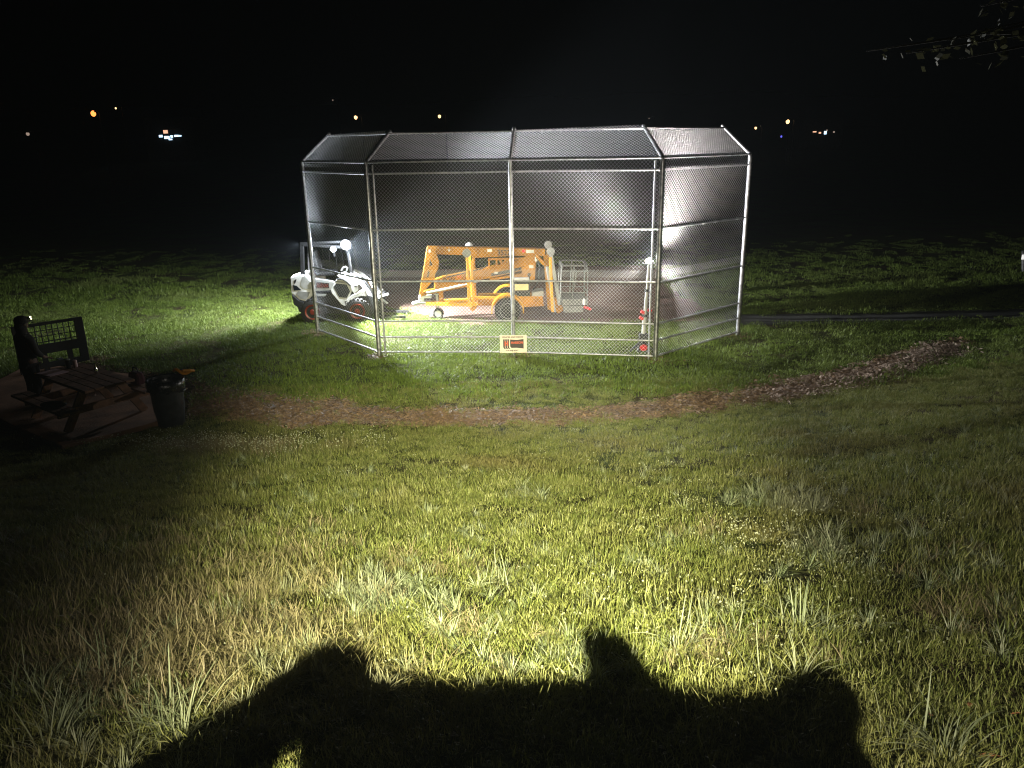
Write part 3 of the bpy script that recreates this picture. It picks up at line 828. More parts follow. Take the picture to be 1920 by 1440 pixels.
mb = MB(); mb.plate(XZ(PY0, (1054, 561), (1101, 561), (1101, 572), (1054, 573)), PY0, PY1); mb.build('platform_toe_board', M['dgrey'], lift, bevel=.01)
mb = MB(); mb.plate(XZ(PY0, (1057, 574.5), (1094, 574.5), (1094, 586), (1057, 587)), PY0 + .03, PY1 - .1); mb.build('platform_base', M['dgrey'], lift, bevel=.01)
A = pq(1094.5, 565); mb = MB(); mb.ball((A.x, PY0 - .04, A.z), (.04, .03, .09)); mb.build('work_lamp', M['white'], lift, smooth=True, angle=180)
mb = MB(); mb.bar(at(1095, 575, PY0), at(1108, 580, PY0), .06); mb.build('bumper_foot', M['red'], lift)

# ------------------------------------------------------------------ compact loader
SY0, SY1 = 20.1, 21.45
ld = thing('compact_loader', 'white compact loader with orange wheel rims and lit work lamps behind the fence', 'loader', (at(625, 600, SY0).x, 20.8, 0))
def sp(name, pp, y0, y1, material, bevel=.012, parent=ld):
    mb = MB(); mb.plate(XZ(y0, *pp), y0, y1); return mb.build(name, material, parent, bevel=bevel)
sp('chassis', [(556, 566), (575, 548), (690, 553), (712, 560), (712, 586), (690, 592), (560, 584)], SY0 + .14, SY1 - .14, M['black'])
# rear hood: stacked faceted volumes, its tail turned toward the left
rh = MB()
pz = XZ(SY0 + .1, (544.5, 521), (566, 515.5), (585, 530), (588, 545), (588, 552), (575, 566), (561, 562), (546, 549))
k = len(pz)
vs = [(x, SY0 + .1, z) for x, z in pz] + [(x - .05, SY0 + .55, z) for x, z in pz] + [(x + .1, SY1 - .1, z) for x, z in pz]
rh.add(vs, [tuple(range(k)), tuple(range(3 * k - 1, 2 * k - 1, -1))] + [(j * k + i, (j + 1) * k + i, (j + 1) * k + (i + 1) % k, j * k + (i + 1) % k) for j in range(2) for i in range(k)])
hood = rh.build('rear_hood', M['white'], ld, bevel=.015)
sp('hood_vent', [(551, 527), (554, 524), (556, 524), (554, 530), (552, 533)], SY0 + .092, SY0 + .1, M['black'], 0, hood)
sp('tail_lamp', [(549, 534.5), (556, 536), (565, 544), (551, 545)], SY0 + .09, SY0 + .1, M['glass'], 0, hood)
sp('hood_grille', [(559, 546), (581, 548), (578, 556), (573, 562), (563, 560), (556, 552)], SY0 + .088, SY0 + .1, M['grey'], 0, hood)
sp('hood_panel', [(567, 519), (571, 517.5), (584, 531), (584, 543), (568, 541), (563, 535)], SY0 + .094, SY0 + .1, M['lgrey'], 0, hood)
sp('counterweight', [(546, 551), (561, 564), (575, 567.5), (590, 550), (592, 586), (578, 579), (562, 578), (551, 572)], SY0 + .05, SY1 - .1, M['black'], .02)
A = at(568.7, 573.5, SY0 + .05); mb = MB(); mb.ball((A.x, SY0 + .05, A.z), .025); mb.build('reflector', M['reflector'], ld, smooth=True)
# side: lift arm band with lettering, hexagon panel frame, fender
arm = sp('side_band', [(587, 522), (622, 527), (628, 530), (622, 542), (616, 545), (587, 545.5)], SY0 + .03, SY0 + .16, M['lgrey'])
A = at(604.5, 534.5, SY0 + .02)
sp('name_panel', [(593, 528.5), (617, 531), (617, 540), (593, 539.5)], SY0 + .022, SY0 + .03, M['black'], 0)
text_mesh('lettering', 'Bobcat', .15, (A.x, SY0 + .018, A.z - .01), .3, M['orange'], ld, .003)
sp('lower_band', [(593, 551), (612, 552), (608, 556), (593, 555)], SY0 + .05, SY0 + .15, M['lgrey'], .004)
hexo = [(619, 541), (628, 528.5), (652, 531), (660, 546), (652, 563), (646, 566), (648, 575), (640, 571), (622, 550)]
hexi = [(625, 538), (630, 531.5), (649.5, 534), (656, 546.5), (650, 558.5), (636, 557)]
sp('side_panel', hexo, SY0 + .03, SY0 + .2, M['white'])
sp('hexagon_vent', hexi, SY0 + .02, SY0 + .03, M['black'], 0)
sp('front_cowl', [(631, 517), (641, 513.5), (650, 519), (657, 527), (670, 534), (672.5, 545), (664, 551), (660, 546), (654, 534), (645, 529), (628, 527), (630, 524), (640, 524)], SY0 + .01, SY0 + .5, M['white'])
mb = MB(); mb.tube([at(632, 523, SY0), at(642, 523.5, SY0), at(650, 529, SY0), at(657, 536, SY0)], .02, 8); mb.build('cowl_seam', M['black'], ld, smooth=True)
sp('cowl_slot', [(664, 536), (669, 536.5), (669, 538), (664, 537.5)], SY0 + .004, SY0 + .01, M['black'], 0)
sp('front_fender', [(648, 570), (651, 562), (658, 554), (668, 550), (676, 545), (683, 546), (687, 556), (678, 555), (664, 559), (656, 566), (652, 576)], SY0 - .02, SY0 + .35, M['white'])
# lift arms on both sides: curved bands coming down to the tool carrier
for yy, m_ in ((SY0 + .22, M['white']), (SY1 - .3, M['white'])):
    ctr = [(652, 517), (666, 522), (678, 531), (687, 543), (695, 556), (699, 568), (703, 578)]
    mb = MB(); pp = [at(x, y, SY0 + .22) for x, y in ctr]
    for a, b in zip(pp[:-1], pp[1:]): mb.bar((a.x, yy, a.z), (b.x, yy, b.z), .1, .11, (0, 1, 0))
    mb.build('lift_arm', m_, ld, bevel=.01)
    mb = MB(); pp = [at(x + 5, y - 5, SY0 + .22) for x, y in ctr]
    mb.tube([(p.x, yy - .03, p.z) for p in pp], .025, 8); mb.build('hydraulic_hose', M['black'], ld, smooth=True)
    mb = MB(); pp = [at(x, y, SY0 + .22) for x, y in ((684, 523), (690, 530), (697, 542), (702, 556))]
    mb.tube([(p.x, yy, p.z) for p in pp], .03, 8); mb.build('tilt_cylinder', M['chrome'], ld, smooth=True)
mb = MB(); mb.tube([at(x, y, SY0 + .4) for x, y in ((640, 508), (643, 502), (648, 500), (652, 503), (650, 507))], .028, 8)
mb.tube([at(x, y, SY0 + .4) for x, y in ((656, 502), (661, 509), (667, 513), (676, 518))], .022, 8); mb.build('hydraulic_hose', M['lgrey'], ld, smooth=True)
# cab (roll-over frame, roof, glass)
CB = [at(x, y, SY0 + .35) for x, y in ((568, 520), (566, 458), (652, 464), (660, 516))]
cy0, cy1 = SY0 + .35, SY1 - .2
mb = MB()
for Y in (cy0, cy1):
    q = [Vector((p.x, Y, p.z)) for p in CB]
    mb.bar(q[0], q[1], .1, .1, (0, 1, 0)); mb.bar(q[1], q[2], .08, .1, (0, 1, 0)); mb.bar(q[2], q[3], .08, .1, (0, 1, 0))
for p in (CB[1], CB[2]): mb.bar((p.x, cy0, p.z), (p.x, cy1, p.z), .1, .08)
mb.build('cab_frame', M['black'], ld, bevel=.01)
mb = MB(); mb.box(((CB[1].x + CB[2].x) / 2, (cy0 + cy1) / 2, CB[1].z + .04), (1.3, cy1 - cy0 + .1, .07), (0, -.02, 0)); mb.build('cab_roof', M['black'], ld, bevel=.02)
mb = MB()
for q in range(1, 7):
    a_, b_ = lerp(CB[0], CB[3], q / 7), lerp(CB[1], CB[2], q / 7); mb.tube([(a_.x, cy1, a_.z), (b_.x, cy1, b_.z)], .008, 6)
mb.build('cab_mesh', M['black'], ld)
mb = MB(); A = at(612, 515, SY0 + .6); mb.box((A.x, 20.8, A.z + .05), (.5, .5, .12)); mb.box((A.x - .25, 20.8, A.z + .35), (.12, .5, .6), (0, -.12, 0)); mb.build('seat', M['black'], ld, bevel=.04)
for px, py, m_, r_ in ((672, 588, M['orange'], .33), (588, 584, M['orange'], .33)):
    for Y, s in ((SY0 + .02, -1), (SY1 - .02, 1)):
        A = at(px, py, SY0); wx = A.x; wr = r_
        mb = MB(); mb.lathe([(.17, -.13), (.27, -.13), (wr - .01, -.1), (wr, 0), (wr - .01, .1), (.27, .13), (.17, .13)], (wx, Y, wr), 'y', 32)
        for q in range(20):
            t = q * math.pi / 10
            for h in (-1, 1): mb.box((wx + math.cos(t + .08 * h) * wr, Y + .06 * h, wr + math.sin(t + .08 * h) * wr), (.05, .11, .03), (0, -t + math.pi / 2, 0))
        w = mb.build('wheel', M['rubber'], ld, smooth=True)
        mb = MB(); mb.lathe([(.03, .16 * s), (.06, .16 * s), (.08, .125 * s), (.16, .13 * s), (.2, .15 * s), (.2, -.1 * s), (.03, -.1 * s)], (wx, Y, wr), 'y', 24)
        mb.build('rim', m_, w, smooth=True)
# tool carrier with forks at the front
mb = MB()
A = at(712, 575, 20.8)
mb.box((A.x, 20.8, .42), (.08, 1.2, .5)); mb.bar((A.x, 20.35, .62), (A.x + .35, 20.3, .72), .06); mb.bar((A.x - .05, 20.35, .75), (A.x + .3, 20.35, .45), .05)
mb.build('tool_carrier', M['lgrey'], ld, bevel=.01)
for Y in (20.4, 21.1):
    mb = MB(); mb.bar((A.x + .05, Y, .1), (A.x + .75, Y, .06), .12, .05); mb.bar((A.x + .05, Y, .08), (A.x + .05, Y, .6), .12, .05, (0, 1, 0)); mb.build('fork', M['black'], ld)
# work lamps (lit)
LAMPS = []
for px, py, r_, Y in ((648, 459, .125, SY0 + .2), (625, 467, .075, SY0 + .2)):
    A = at(px, py, Y)
    mb = MB(); mb.lathe([(r_ * .6, .1), (r_ * 1.1, .05), (r_ * 1.15, -.005), (r_ * 1.02, -.01), (r_ * .9, 0)], A, 'y', 20); mb.bar(A + Vector((0, .06, -r_)), A + Vector((0, .08, -.2)), .04)
    lh = mb.build('work_lamp', M['black'], ld, smooth=True)
    mb = MB(); mb.lathe([(r_, -.012), (r_ * .8, -.03), (r_ * .3, -.04)], A, 'y', 20); mb.build('lens', M['lamp_white'], lh, smooth=True)
    LAMPS.append(A + Vector((0, -.1, 0)))
A = Vector((CB[1].x - .14, SY0 + .6, CB[1].z))         # unseen rear lamp, added to light the field on the left
mb = MB(); mb.lathe([(.03, .12), (.08, .08), (.085, .03)], A, 'x', 18); mb.build('work_lamp', M['black'], ld, smooth=True)
LAMPS.append(A + Vector((-.02, 0, 0)))

# ------------------------------------------------------------------ portable light tower
B0 = Vector((2.86, 16.42, 0))
lt = thing('light_tower', 'lit portable work light on a silver telescopic mast by the right corner post', 'work light', B0)
tp = at(1217, 491, 16.45); bt = at(1206, 630, 16.42)
mb = MB()
mids = [(bt, .045), (lerp(bt, tp, .28), .045), (lerp(bt, tp, .281), .034), (lerp(bt, tp, .62), .034), (lerp(bt, tp, .621), .026), (tp, .026)]
mb.tube([p for p, _ in mids], [r for _, r in mids], 12); mb.build('mast', M['white'] if False else M['lgrey'], lt, smooth=True)
mb = MB()
for q in (.281, .621): c = lerp(bt, tp, q); mb.lathe([(.035, -.03), (.05, -.03), (.05, .03), (.035, .03)], c, n=12)
mb.build('collar', M['black'], lt, smooth=True)
for dx, py in ((-.07, 585), (.08, 582), (-.1, 596)):
    c = at(1211, py, 16.4); mb = MB(); mb.box((c.x + dx, 16.4, c.z), (.1, .07, .07), (0, .5, 0)); mb.build('clamp_handle', M['red'], lt, bevel=.015)
mb = MB()
mb.box((bt.x, 16.42, bt.z), (.18, .16, .12)); c = at(1206, 645, 16.42); mb.bar(at(1210, 632, 16.42), at(1196, 662, 16.38), .07, .1); mb.bar(at(1204, 632, 16.44), at(1212, 664, 16.5), .06, .08); mb.build('body', M['blackpl'], lt, bevel=.015)
c = at(1206.5, 652, 16.35); mb = MB(); mb.ball((c.x, 16.35, c.z), (.09, .07, .075)); mb.build('battery_pack', M['red'], lt, smooth=True, angle=180)
for a in (R(200), R(320), R(80)):
    mb = MB(); mb.bar((bt.x, 16.42, .32), (bt.x + .36 * math.cos(a), 16.42 + .2 * math.sin(a), .03), .05, .03); mb.build('leg', M['blackpl'], lt)
hd = MB(); hd.lathe([(.03, -.07), (.1, -.045), (.105, -.03), (.02, -.03)], tp, n=20); head = hd.build('lamp_head', M['blackpl'], lt, bevel=.01)
mb = MB(); mb.ball(tp + Vector((0, -.01, .02)), (.085, .06, .055)); mb.build('lens', M['lamp_warm'], head, smooth=True, angle=180)

# ------------------------------------------------------------------ picnic corner
tz = pad_z
TC = atz(156, 705, tz + .7035); TC.z = tz; ta = R(-37)
pt = thing('picnic_table', 'wooden picnic table with attached benches on the concrete pad', 'picnic table', TC)
rm = Matrix.Rotation(ta, 3, 'Z')
def pl(u, v, z): return TC + rm @ Vector((u, v, z))
mb = MB()
for q in range(5):
    v = -.34 + q * .17; mb.bar(pl(-.93, v, .68), pl(.93, v, .68), .155, .045)
mb.build('tabletop', M['wood'], pt, bevel=.006)
for s in (-1, 1):
    mb = MB()
    for q in range(2): mb.bar(pl(-.93, s * (.62 + q * .15), .4), pl(.93, s * (.62 + q * .15), .4), .14, .04)
    mb.build('bench', M['wood'], pt, bevel=.006)
for u in (-.6, .6):
    for s in (-1, 1):
        mb = MB(); mb.bar(pl(u, s * .28, .655), pl(u, s * .66, .0), .05, .13); mb.build('leg', M['wood'], pt)
    mb = MB(); mb.bar(pl(u + .05, -.78, .34), pl(u + .05, .78, .34), .05, .12); mb.bar(pl(u - .05, -.36, .62), pl(u - .05, .36, .62), .05, .09); mb.build('cross_brace', M['wood'], pt)
# things on the table
ttop = tz + .7035
def on_table(px, py):
    p = atz(px, py, ttop); return p
c = on_table(99, 699); mb = MB(); mb.box((c.x, c.y, ttop + .004), (.42, .34, .008), (0, 0, ta + .1)); tag(mb.build('paper_sheet', M['paper'], bevel=.002), 'pale pinkish sheet lying flat on the left end of the picnic table', 'paper')
c = on_table(129, 690); cu = thing('cup', 'dark cup standing on the far edge of the picnic table', 'cup', (c.x, c.y, ttop))
mb = MB(); mb.lathe([(.03, 0), (.036, .01), (.042, .15), (.045, .155), (.04, .155), (.03, .02)], (c.x, c.y, ttop), n=18); mb.build('body', M['blackpl'], cu, smooth=True)
mb = MB(); mb.lathe([(.043, .15), (.047, .152), (.047, .162), (.03, .165)], (c.x, c.y, ttop), n=18); mb.build('lid', M['grey'], cu, smooth=True)
c = on_table(142, 688); mb = MB(); mb.lathe([(.03, 0), (.036, .005), (.036, .12), (.03, .127), (.03, .13)], (c.x, c.y, ttop), n=18); tag(mb.build('drink_can', M['paper'], smooth=True), 'pale can beside the dark cup on the picnic table', 'can')
c = on_table(181, 701); bo = thing('bottle', 'small shiny bottle on the middle of the picnic table back edge', 'bottle', (c.x, c.y, ttop))
mb = MB(); mb.lathe([(.03, 0), (.034, .01), (.034, .09), (.016, .13), (.014, .15)], (c.x, c.y, ttop), n=18); mb.build('body', M['chrome'], bo, smooth=True)
mb = MB(); mb.lathe([(.017, .15), (.018, .152), (.018, .175), (.012, .18)], (c.x, c.y, ttop), n=14); mb.build('cap', M['chrome'], bo, smooth=True)
c = pl(.32, .75, .42)
bg = thing('bag', 'dark red soft bag on the far bench of the picnic table', 'bag', c)
mb = MB(); mb.box(c + Vector((0, 0, .12)), (.34, .2, .22), (0, 0, ta), .8); mb.build('body', mat('maroon_fabric', (0.05, 0.008, 0.014), .9, 0, .3, 12), bg, bevel=.05)
mb = MB(); mb.tube([c + rm @ Vector((u, 0, z)) for u, z in ((-.09, .23), (-.07, .3), (.07, .3), (.09, .23))], .012, 8); mb.build('handle', M['black'], bg, smooth=True)
c = pl(.35, -.69, .42)
gl = thing('glove', 'black crumpled cloth with a pale edge on the near bench under the tabletop', 'cloth', c)
mb = MB(); mb.ball(c + Vector((0, 0, .03)), (.22, .1, .05), 10); mb.build('fabric', M['cloth'], gl, smooth=True, angle=180)
mb = MB(); mb.ball(c + Vector((.16, .03, .07)), (.05, .03, .02), 8); mb.build('edge_trim', M['paper'], gl, smooth=True, angle=180)

# trash can
bc = atz(321, 786, .1); bz = terr(bc.x, bc.y)
bn = thing('trash_can', 'black round plastic trash can with liner bag at the end of the picnic table', 'trash can', (bc.x, bc.y, bz))
def bh(py): return at(320, py, bc.y).z - bz
H_ = .82
mb = MB(); mb.lathe([(.2, 0), (.215, .02), (.235, .3), (.24, .31), (.245, .5), (.25, .51), (.265, H_ - .06), (.285, H_ - .055), (.29, H_), (.268, H_), (.25, .3), (.2, .03)], (bc.x, bc.y, bz), n=32)
mb.build('body', M['blackpl'], bn, smooth=True)
mb = MB(); vs = []; nn_ = 40
for j, (r, h) in enumerate(((.255, H_ - .1), (.28, H_ + .012), (.3, H_ + .01), (.305, H_ - .1), (.3, H_ - .17))):
    for q in range(nn_):
        t = 6.283 * q / nn_; w = .008 * math.sin(q * 2.7 + j) + (.03 * math.sin(q * 1.3) if j == 4 else 0)
        vs.append((bc.x + (r + w * .6) * math.cos(t), bc.y + (r + w * .6) * math.sin(t), bz + h + w))
mb.add(vs, [(j * nn_ + q, j * nn_ + (q + 1) % nn_, (j + 1) * nn_ + (q + 1) % nn_, (j + 1) * nn_ + q) for j in range(4) for q in range(nn_)])
mb.build('liner_bag', mat('bin_liner', (.012, .013, .016), .25, 0, .3, 20, .3, 25), bn, smooth=True, angle=180)
for s in (-1, 1):
    mb = MB(); mb.box((bc.x + s * .29, bc.y, bz + H_ - .2), (.05, .13, .035)); mb.build('handle', M['blackpl'], bn, bevel=.01)
c = Vector((bc.x + .2, bc.y + .3, bz + H_ + .03))
tl = thing('hand_tool', 'small yellow and black hand tool on the back rim of the black trash can', 'tool', c)
mb = MB()
mb.tube([c + Vector((-.16 + .3 * q / 8, -.1 * math.sin(q * .4), .03 + .04 * math.sin(q * .8))) for q in range(9)], .026, 8)
mb.tube([c + Vector((-.02, -.05, .02)), c + Vector((.06, -.12, .06)), c + Vector((.15, -.08, .05)), c + Vector((.18, 0, .02))], .024, 8)
mb.build('handle', M['yellow'], tl, smooth=True)
mb = MB(); mb.box(c + Vector((.03, -.04, .03)), (.12, .08, .06), (0, .2, .3)); mb.build('body', M['black'], tl, bevel=.015)

# fork frame standing behind the table
f0, f1 = Vector((-10.05, 15.45, 0)), Vector((-9.28, 16.2, 0))
ff = thing('fork_frame', 'black steel fork carriage with a square mesh window standing behind the picnic table', 'attachment', (f0 + f1) / 2)
fd = (f1 - f0)
def fp(u, z): return f0 + fd * u + Vector((0, 0, z))
zt0 = at(40, 608, 15.45).z; zt1 = at(147, 597, 16.2).z; ztp = (zt0 + zt1) / 2
mb = MB(); mb.bar(fp(-.03, .1), fp(-.03, ztp), .28, .05, fd.cross(Vector((0, 0, 1)))); mb.build('side_plate', M['black'], ff, bevel=.006)
mb = MB(); mb.bar(fp(1, .15), fp(1, ztp), .17, .05, fd.cross(Vector((0, 0, 1)))); mb.build('side_plate', M['black'], ff, bevel=.006)
for z_, h_ in ((ztp - .03, .06), (ztp - .56, .2), (.2, .12)):
    mb = MB(); mb.bar(fp(.1, z_), fp(.93, z_), .05, h_); mb.build('cross_bar', M['black'], ff, bevel=.006)
mb = MB()
for q in range(1, 8): mb.bar(fp(.12 + q * .1, ztp - .47), fp(.12 + q * .1, ztp - .05), .016)
for q in range(1, 4): mb.bar(fp(.1, ztp - .05 - q * .12), fp(.93, ztp - .05 - q * .12), .016)
mb.build('mesh_window', M['black'], ff)
for u in (.3, .75):
    mb = MB(); nrm_ = Vector((fd.y, -fd.x, 0)).normalized(); mb.bar(fp(u, .06), fp(u, .06) - nrm_ * 1.0, .1, .04); mb.bar(fp(u, .05), fp(u, .55), .1, .045, nrm_); mb.build('fork', M['black'], ff)

# ------------------------------------------------------------------ person
def skin_obj(name, joints, edges, material, parent, sub=2, root=0):
    me = bpy.data.meshes.new(name)
    me.from_pydata([j[:3] for j in joints], edges, []); me.update()
    o = bpy.data.objects.new(name, me); COL.objects.link(o)
    o.modifiers.new('skin', 'SKIN')
    if not me.skin_vertices: me.skin_vertices.new()
    for i, j in enumerate(joints):
        sv = me.skin_vertices[0].data[i]; r = j[3]
        sv.radius = (r, r) if not isinstance(r, tuple) else r; sv.use_root = (i == root)
    o.modifiers['skin'].use_smooth_shade = True
    sd = o.modifiers.new('sub', 'SUBSURF'); sd.levels = sub; sd.render_levels = sub
    me.materials.append(material)
    o.parent = parent
    return o
pp_ = atz(72, 764, tz); pp_.z = tz
per = thing('person', 'person in dark clothing with a cap and headlamp glints standing behind the picnic table', 'person', pp_)
per.scale = (.93, .93, .93); per.rotation_euler = (0, 0, R(62))          # local +x is the way the person faces
J = [(0, 0, .93, .13),                       # 0 pelvis
     (0, 0, 1.1, .125), (.01, 0, 1.28, .15), (0, 0, 1.42, .1), (.02, 0, 1.5, .055),   # 1 waist 2 chest 3 upper chest 4 neck
     (.035, 0, 1.58, .075), (.03, 0, 1.68, .092), (.02, 0, 1.74, .07),                # 5 jaw 6 head 7 crown
     (.125, 0, 1.63, .013),                  # 8 nose
     (0, .19, 1.4, .062), (.02, .25, 1.15, .047), (.18, .2, 1.0, .036), (.25, .17, .97, .028),     # 9-12 left shoulder elbow wrist palm
     (0, -.19, 1.4, .062), (.02, -.25, 1.15, .047), (.18, -.2, 1.0, .036), (.25, -.17, .97, .028), # 13-16 right
     (0, .1, .86, .1), (.02, .11, .48, .062), (-.02, .11, .09, .045), (.1, .12, .04, .04),        # 17-20 left leg
     (0, -.1, .86, .1), (.02, -.11, .48, .062), (-.02, -.11, .09, .045), (.1, -.12, .04, .04)]     # 21-24 right leg
E = [(0, 1), (1, 2), (2, 3), (3, 4), (4, 5), (5, 6), (6, 7), (6, 8), (3, 9), (9, 10), (10, 11), (11, 12), (3, 13), (13, 14), (14, 15), (15, 16),
     (0, 17), (17, 18), (18, 19), (19, 20), (0, 21), (21, 22), (22, 23), (23, 24)]
for side, pi_ in ((1, 12), (-1, 16)):
    px_, py_, pz_ = J[pi_][:3]
    for q, (dy, ln) in enumerate(((-.03, .07), (-.011, .082), (.01, .078), (.03, .06))):
        b = len(J); J.append((px_ + .045, py_ + dy, pz_ - .012, .0095)); J.append((px_ + .045 + ln * .55, py_ + dy * 1.1, pz_ - .03, .0085)); J.append((px_ + .045 + ln * .8, py_ + dy * 1.1, pz_ - .065, .0075))
        E += [(pi_, b), (b, b + 1), (b + 1, b + 2)]
    b = len(J); J.append((px_ + .02, py_ - side * .04, pz_ + .005, .011)); J.append((px_ + .06, py_ - side * .06, pz_ - .015, .0095)); E += [(pi_, b), (b, b + 1)]
skin_obj('body', J, E, M['skin'], per)
JK = [(0, 0, .7, .19), (0, 0, .84, .18), (0, 0, 1.05, .165), (.01, 0, 1.28, .175), (0, 0, 1.42, .115), (.0, 0, 1.5, .085), (0, .2, 1.4, .08), (.02, .265, 1.15, .065), (.16, .21, 1.01, .05), (0, -.2, 1.4, .08), (.02, -.265, 1.15, .065), (.16, -.21, 1.01, .05), (-.015, 0, 1.6, .115), (-.02, 0, 1.7, .11)]
skin_obj('jacket', JK, [(0, 1), (1, 2), (2, 3), (3, 4), (4, 5), (4, 6), (6, 7), (7, 8), (4, 9), (9, 10), (10, 11), (5, 12), (12, 13)], M['cloth'], per)
TR = [(0, 0, .92, .14), (0, .1, .82, .115), (.02, .11, .48, .085), (-.02, .11, .1, .07), (0, -.1, .82, .115), (.02, -.11, .48, .085), (-.02, -.11, .1, .07)]
skin_obj('trousers', TR, [(0, 1), (1, 2), (2, 3), (0, 4), (4, 5), (5, 6)], M['jeans'], per)
for s in (-1, 1):
    skin_obj('boot', [(-.03, .11 * s, .1, .06), (-.03, .11 * s, .045, .055), (.08, .115 * s, .04, .05), (.17, .12 * s, .035, .04)], [(0, 1), (1, 2), (2, 3)], M['black'], per, 1)
    skin_obj('ear', [(.02, .088 * s, 1.66, .018), (.0, .1 * s, 1.63, .016)], [(0, 1)], M['skin'], per, 1)
    me_ = MB(); me_.ball((.115, .033 * s, 1.665), .011, 6); e_ = me_.build('eye', M['white'], None, True); e_.parent = per
me_ = MB(); me_.box((.112, 0, 1.59), (.012, .045, .008)); e_ = me_.build('mouth', mat('lip', (.3, .12, .1), .5), None); e_.parent = per
me_ = MB()
me_.lathe([(.118, 1.675), (.124, 1.69), (.122, 1.74), (.1, 1.79), (.05, 1.81)], (.02, 0, 0), n=24)
me_.add([(.12, -.09, 1.69), (.22, -.05, 1.675), (.22, .05, 1.675), (.12, .09, 1.69), (.12, -.09, 1.7), (.22, -.05, 1.685), (.22, .05, 1.685), (.12, .09, 1.7)], [(0, 1, 2, 3), (7, 6, 5, 4), (0, 4, 5, 1), (1, 5, 6, 2), (2, 6, 7, 3)])
e_ = me_.build('cap', M['cloth'], None, True); e_.parent = per
me_ = MB(); me_.box((.125, -.085, 1.765), (.05, .07, .045), (0, 0, -.6)); hl = me_.build('headlamp', M['blackpl'], None, bevel=.01); hl.parent = per
me_ = MB(); me_.ball((.135, -.118, 1.778), (.02, .014, .018), 8); me_.ball((.15, -.112, 1.74), (.014, .012, .012), 8); le = me_.build('lens', M['glint'], None, True); le.parent = hl

# ------------------------------------------------------------------ distant lights
def street_lamp(px, py, Y, r, m_, label):
    c = at(px, py, Y); gz = terr(c.x, c.y)
    t = thing('street_lamp', label, 'street lamp', (c.x, c.y, gz), 'far street lamps on the dark hillside')
    mb = MB(); mb.tube([(c.x + .9, c.y, gz), (c.x + .9, c.y, c.z + .1), (c.x + .6, c.y, c.z + .35), (c.x, c.y, c.z + .3)], [.09, .07, .05, .05], 8); mb.build('pole', M['black'], t, smooth=True)
    mb = MB(); mb.box((c.x, c.y, c.z + .22), (.7, .35, .14)); hd_ = mb.build('lamp_head', M['black'], t, bevel=.03)
    mb = MB(); mb.ball(c, (r * .8, r, r), 8); mb.build('bulb', m_, hd_, smooth=True, angle=180)
street_lamp(175, 213, 120, .42, M['lamp_orange'], 'brightest orange street lamp on the far left hillside')
street_lamp(217, 203, 120, .14, M['lamp_amber'], 'tiny white street lamp just right of the bright orange one')
street_lamp(52, 251, 110, .25, M['lamp_dim'], 'faint pinkish street lamp at the far left edge')
street_lamp(667, 220, 120, .3, M['lamp_amber'], 'amber street lamp above the left bay of the backstop')
street_lamp(824, 218, 120, .27, M['lamp_amber'], 'amber street lamp above the second bay of the backstop')
street_lamp(624, 188, 130, .1, M['lamp_dim'], 'tiny faint street lamp highest above the backstop')
street_lamp(1417, 240, 120, .2, M['lamp_amber'], 'amber street lamp just right of the backstop top corner')
street_lamp(1477, 228, 120, .32, M['lamp_amber'], 'brightest amber street lamp right of the backstop')
street_lamp(1465, 256, 120, .16, M['lamp_blue'], 'small blue lamp right of the backstop')
street_lamp(1217, 222, 130, .08, M['lamp_dim'], 'barely visible lamp above the right corner post')

def house(px, py, Y, w, h, label, wins):
    c = at(px, py, Y); gz = terr(c.x, c.y); z0 = gz
    t = thing('house', label, 'house', (c.x, c.y, gz), None)
    hh = c.z + h - z0
    mb = MB(); mb.box((c.x, c.y + 3, z0 + hh / 2), (w, 6, hh)); mb.build('wall', M['housew'], t)
    mb = MB(); x0, x1 = c.x - w / 2 - .4, c.x + w / 2 + .4; zt = z0 + hh
    mb.add([(x0, c.y - .4, zt), (x1, c.y - .4, zt), (x1, c.y + 6.4, zt), (x0, c.y + 6.4, zt), (x0, c.y + 3, zt + 2), (x1, c.y + 3, zt + 2)], [(0, 1, 5, 4), (2, 3, 4, 5), (0, 4, 3), (1, 2, 5), (0, 3, 2, 1)]); mb.build('roof', M['roof'], t)
    for dx, dz, ww, wh, m_ in wins:
        mb = MB(); mb.box((c.x + dx, c.y - .05, c.z + dz), (ww, .06, wh)); f_ = mb.build('window', M['white'], t)
        mb = MB(); mb.box((c.x + dx, c.y - .1, c.z + dz), (ww * .8, .04, wh * .8)); mb.build('pane', m_, f_)
house(318, 255, 150, 9, 3.2, 'small far house with bluish lit windows on the left hillside',
      [(-1.6, 0, .8, .5, M['win_blue']), (-.5, -.25, 1.2, .6, M['win_blue']), (.4, -.1, .5, .5, M['win_blue']), (1.3, 0, 1.0, .4, M['win_blue']), (-.6, .75, 1.0, .7, M['win_warm']), (.1, -.6, .8, .3, M['win_blue']), (2.0, .0, .5, .3, M['win_blue'])])
house(1540, 249, 150, 8, 2.6, 'small far house with a few lit windows on the right hillside',
      [(-1.3, .2, .8, .25, M['win_warm']), (-.3, 0, .5, .35, M['win_warm']), (.7, 0, .55, .7, M['win_blue']), (.95, .4, .3, .3, M['lamp_dim']), (2.3, .1, .35, .3, M['lamp_dim'])])

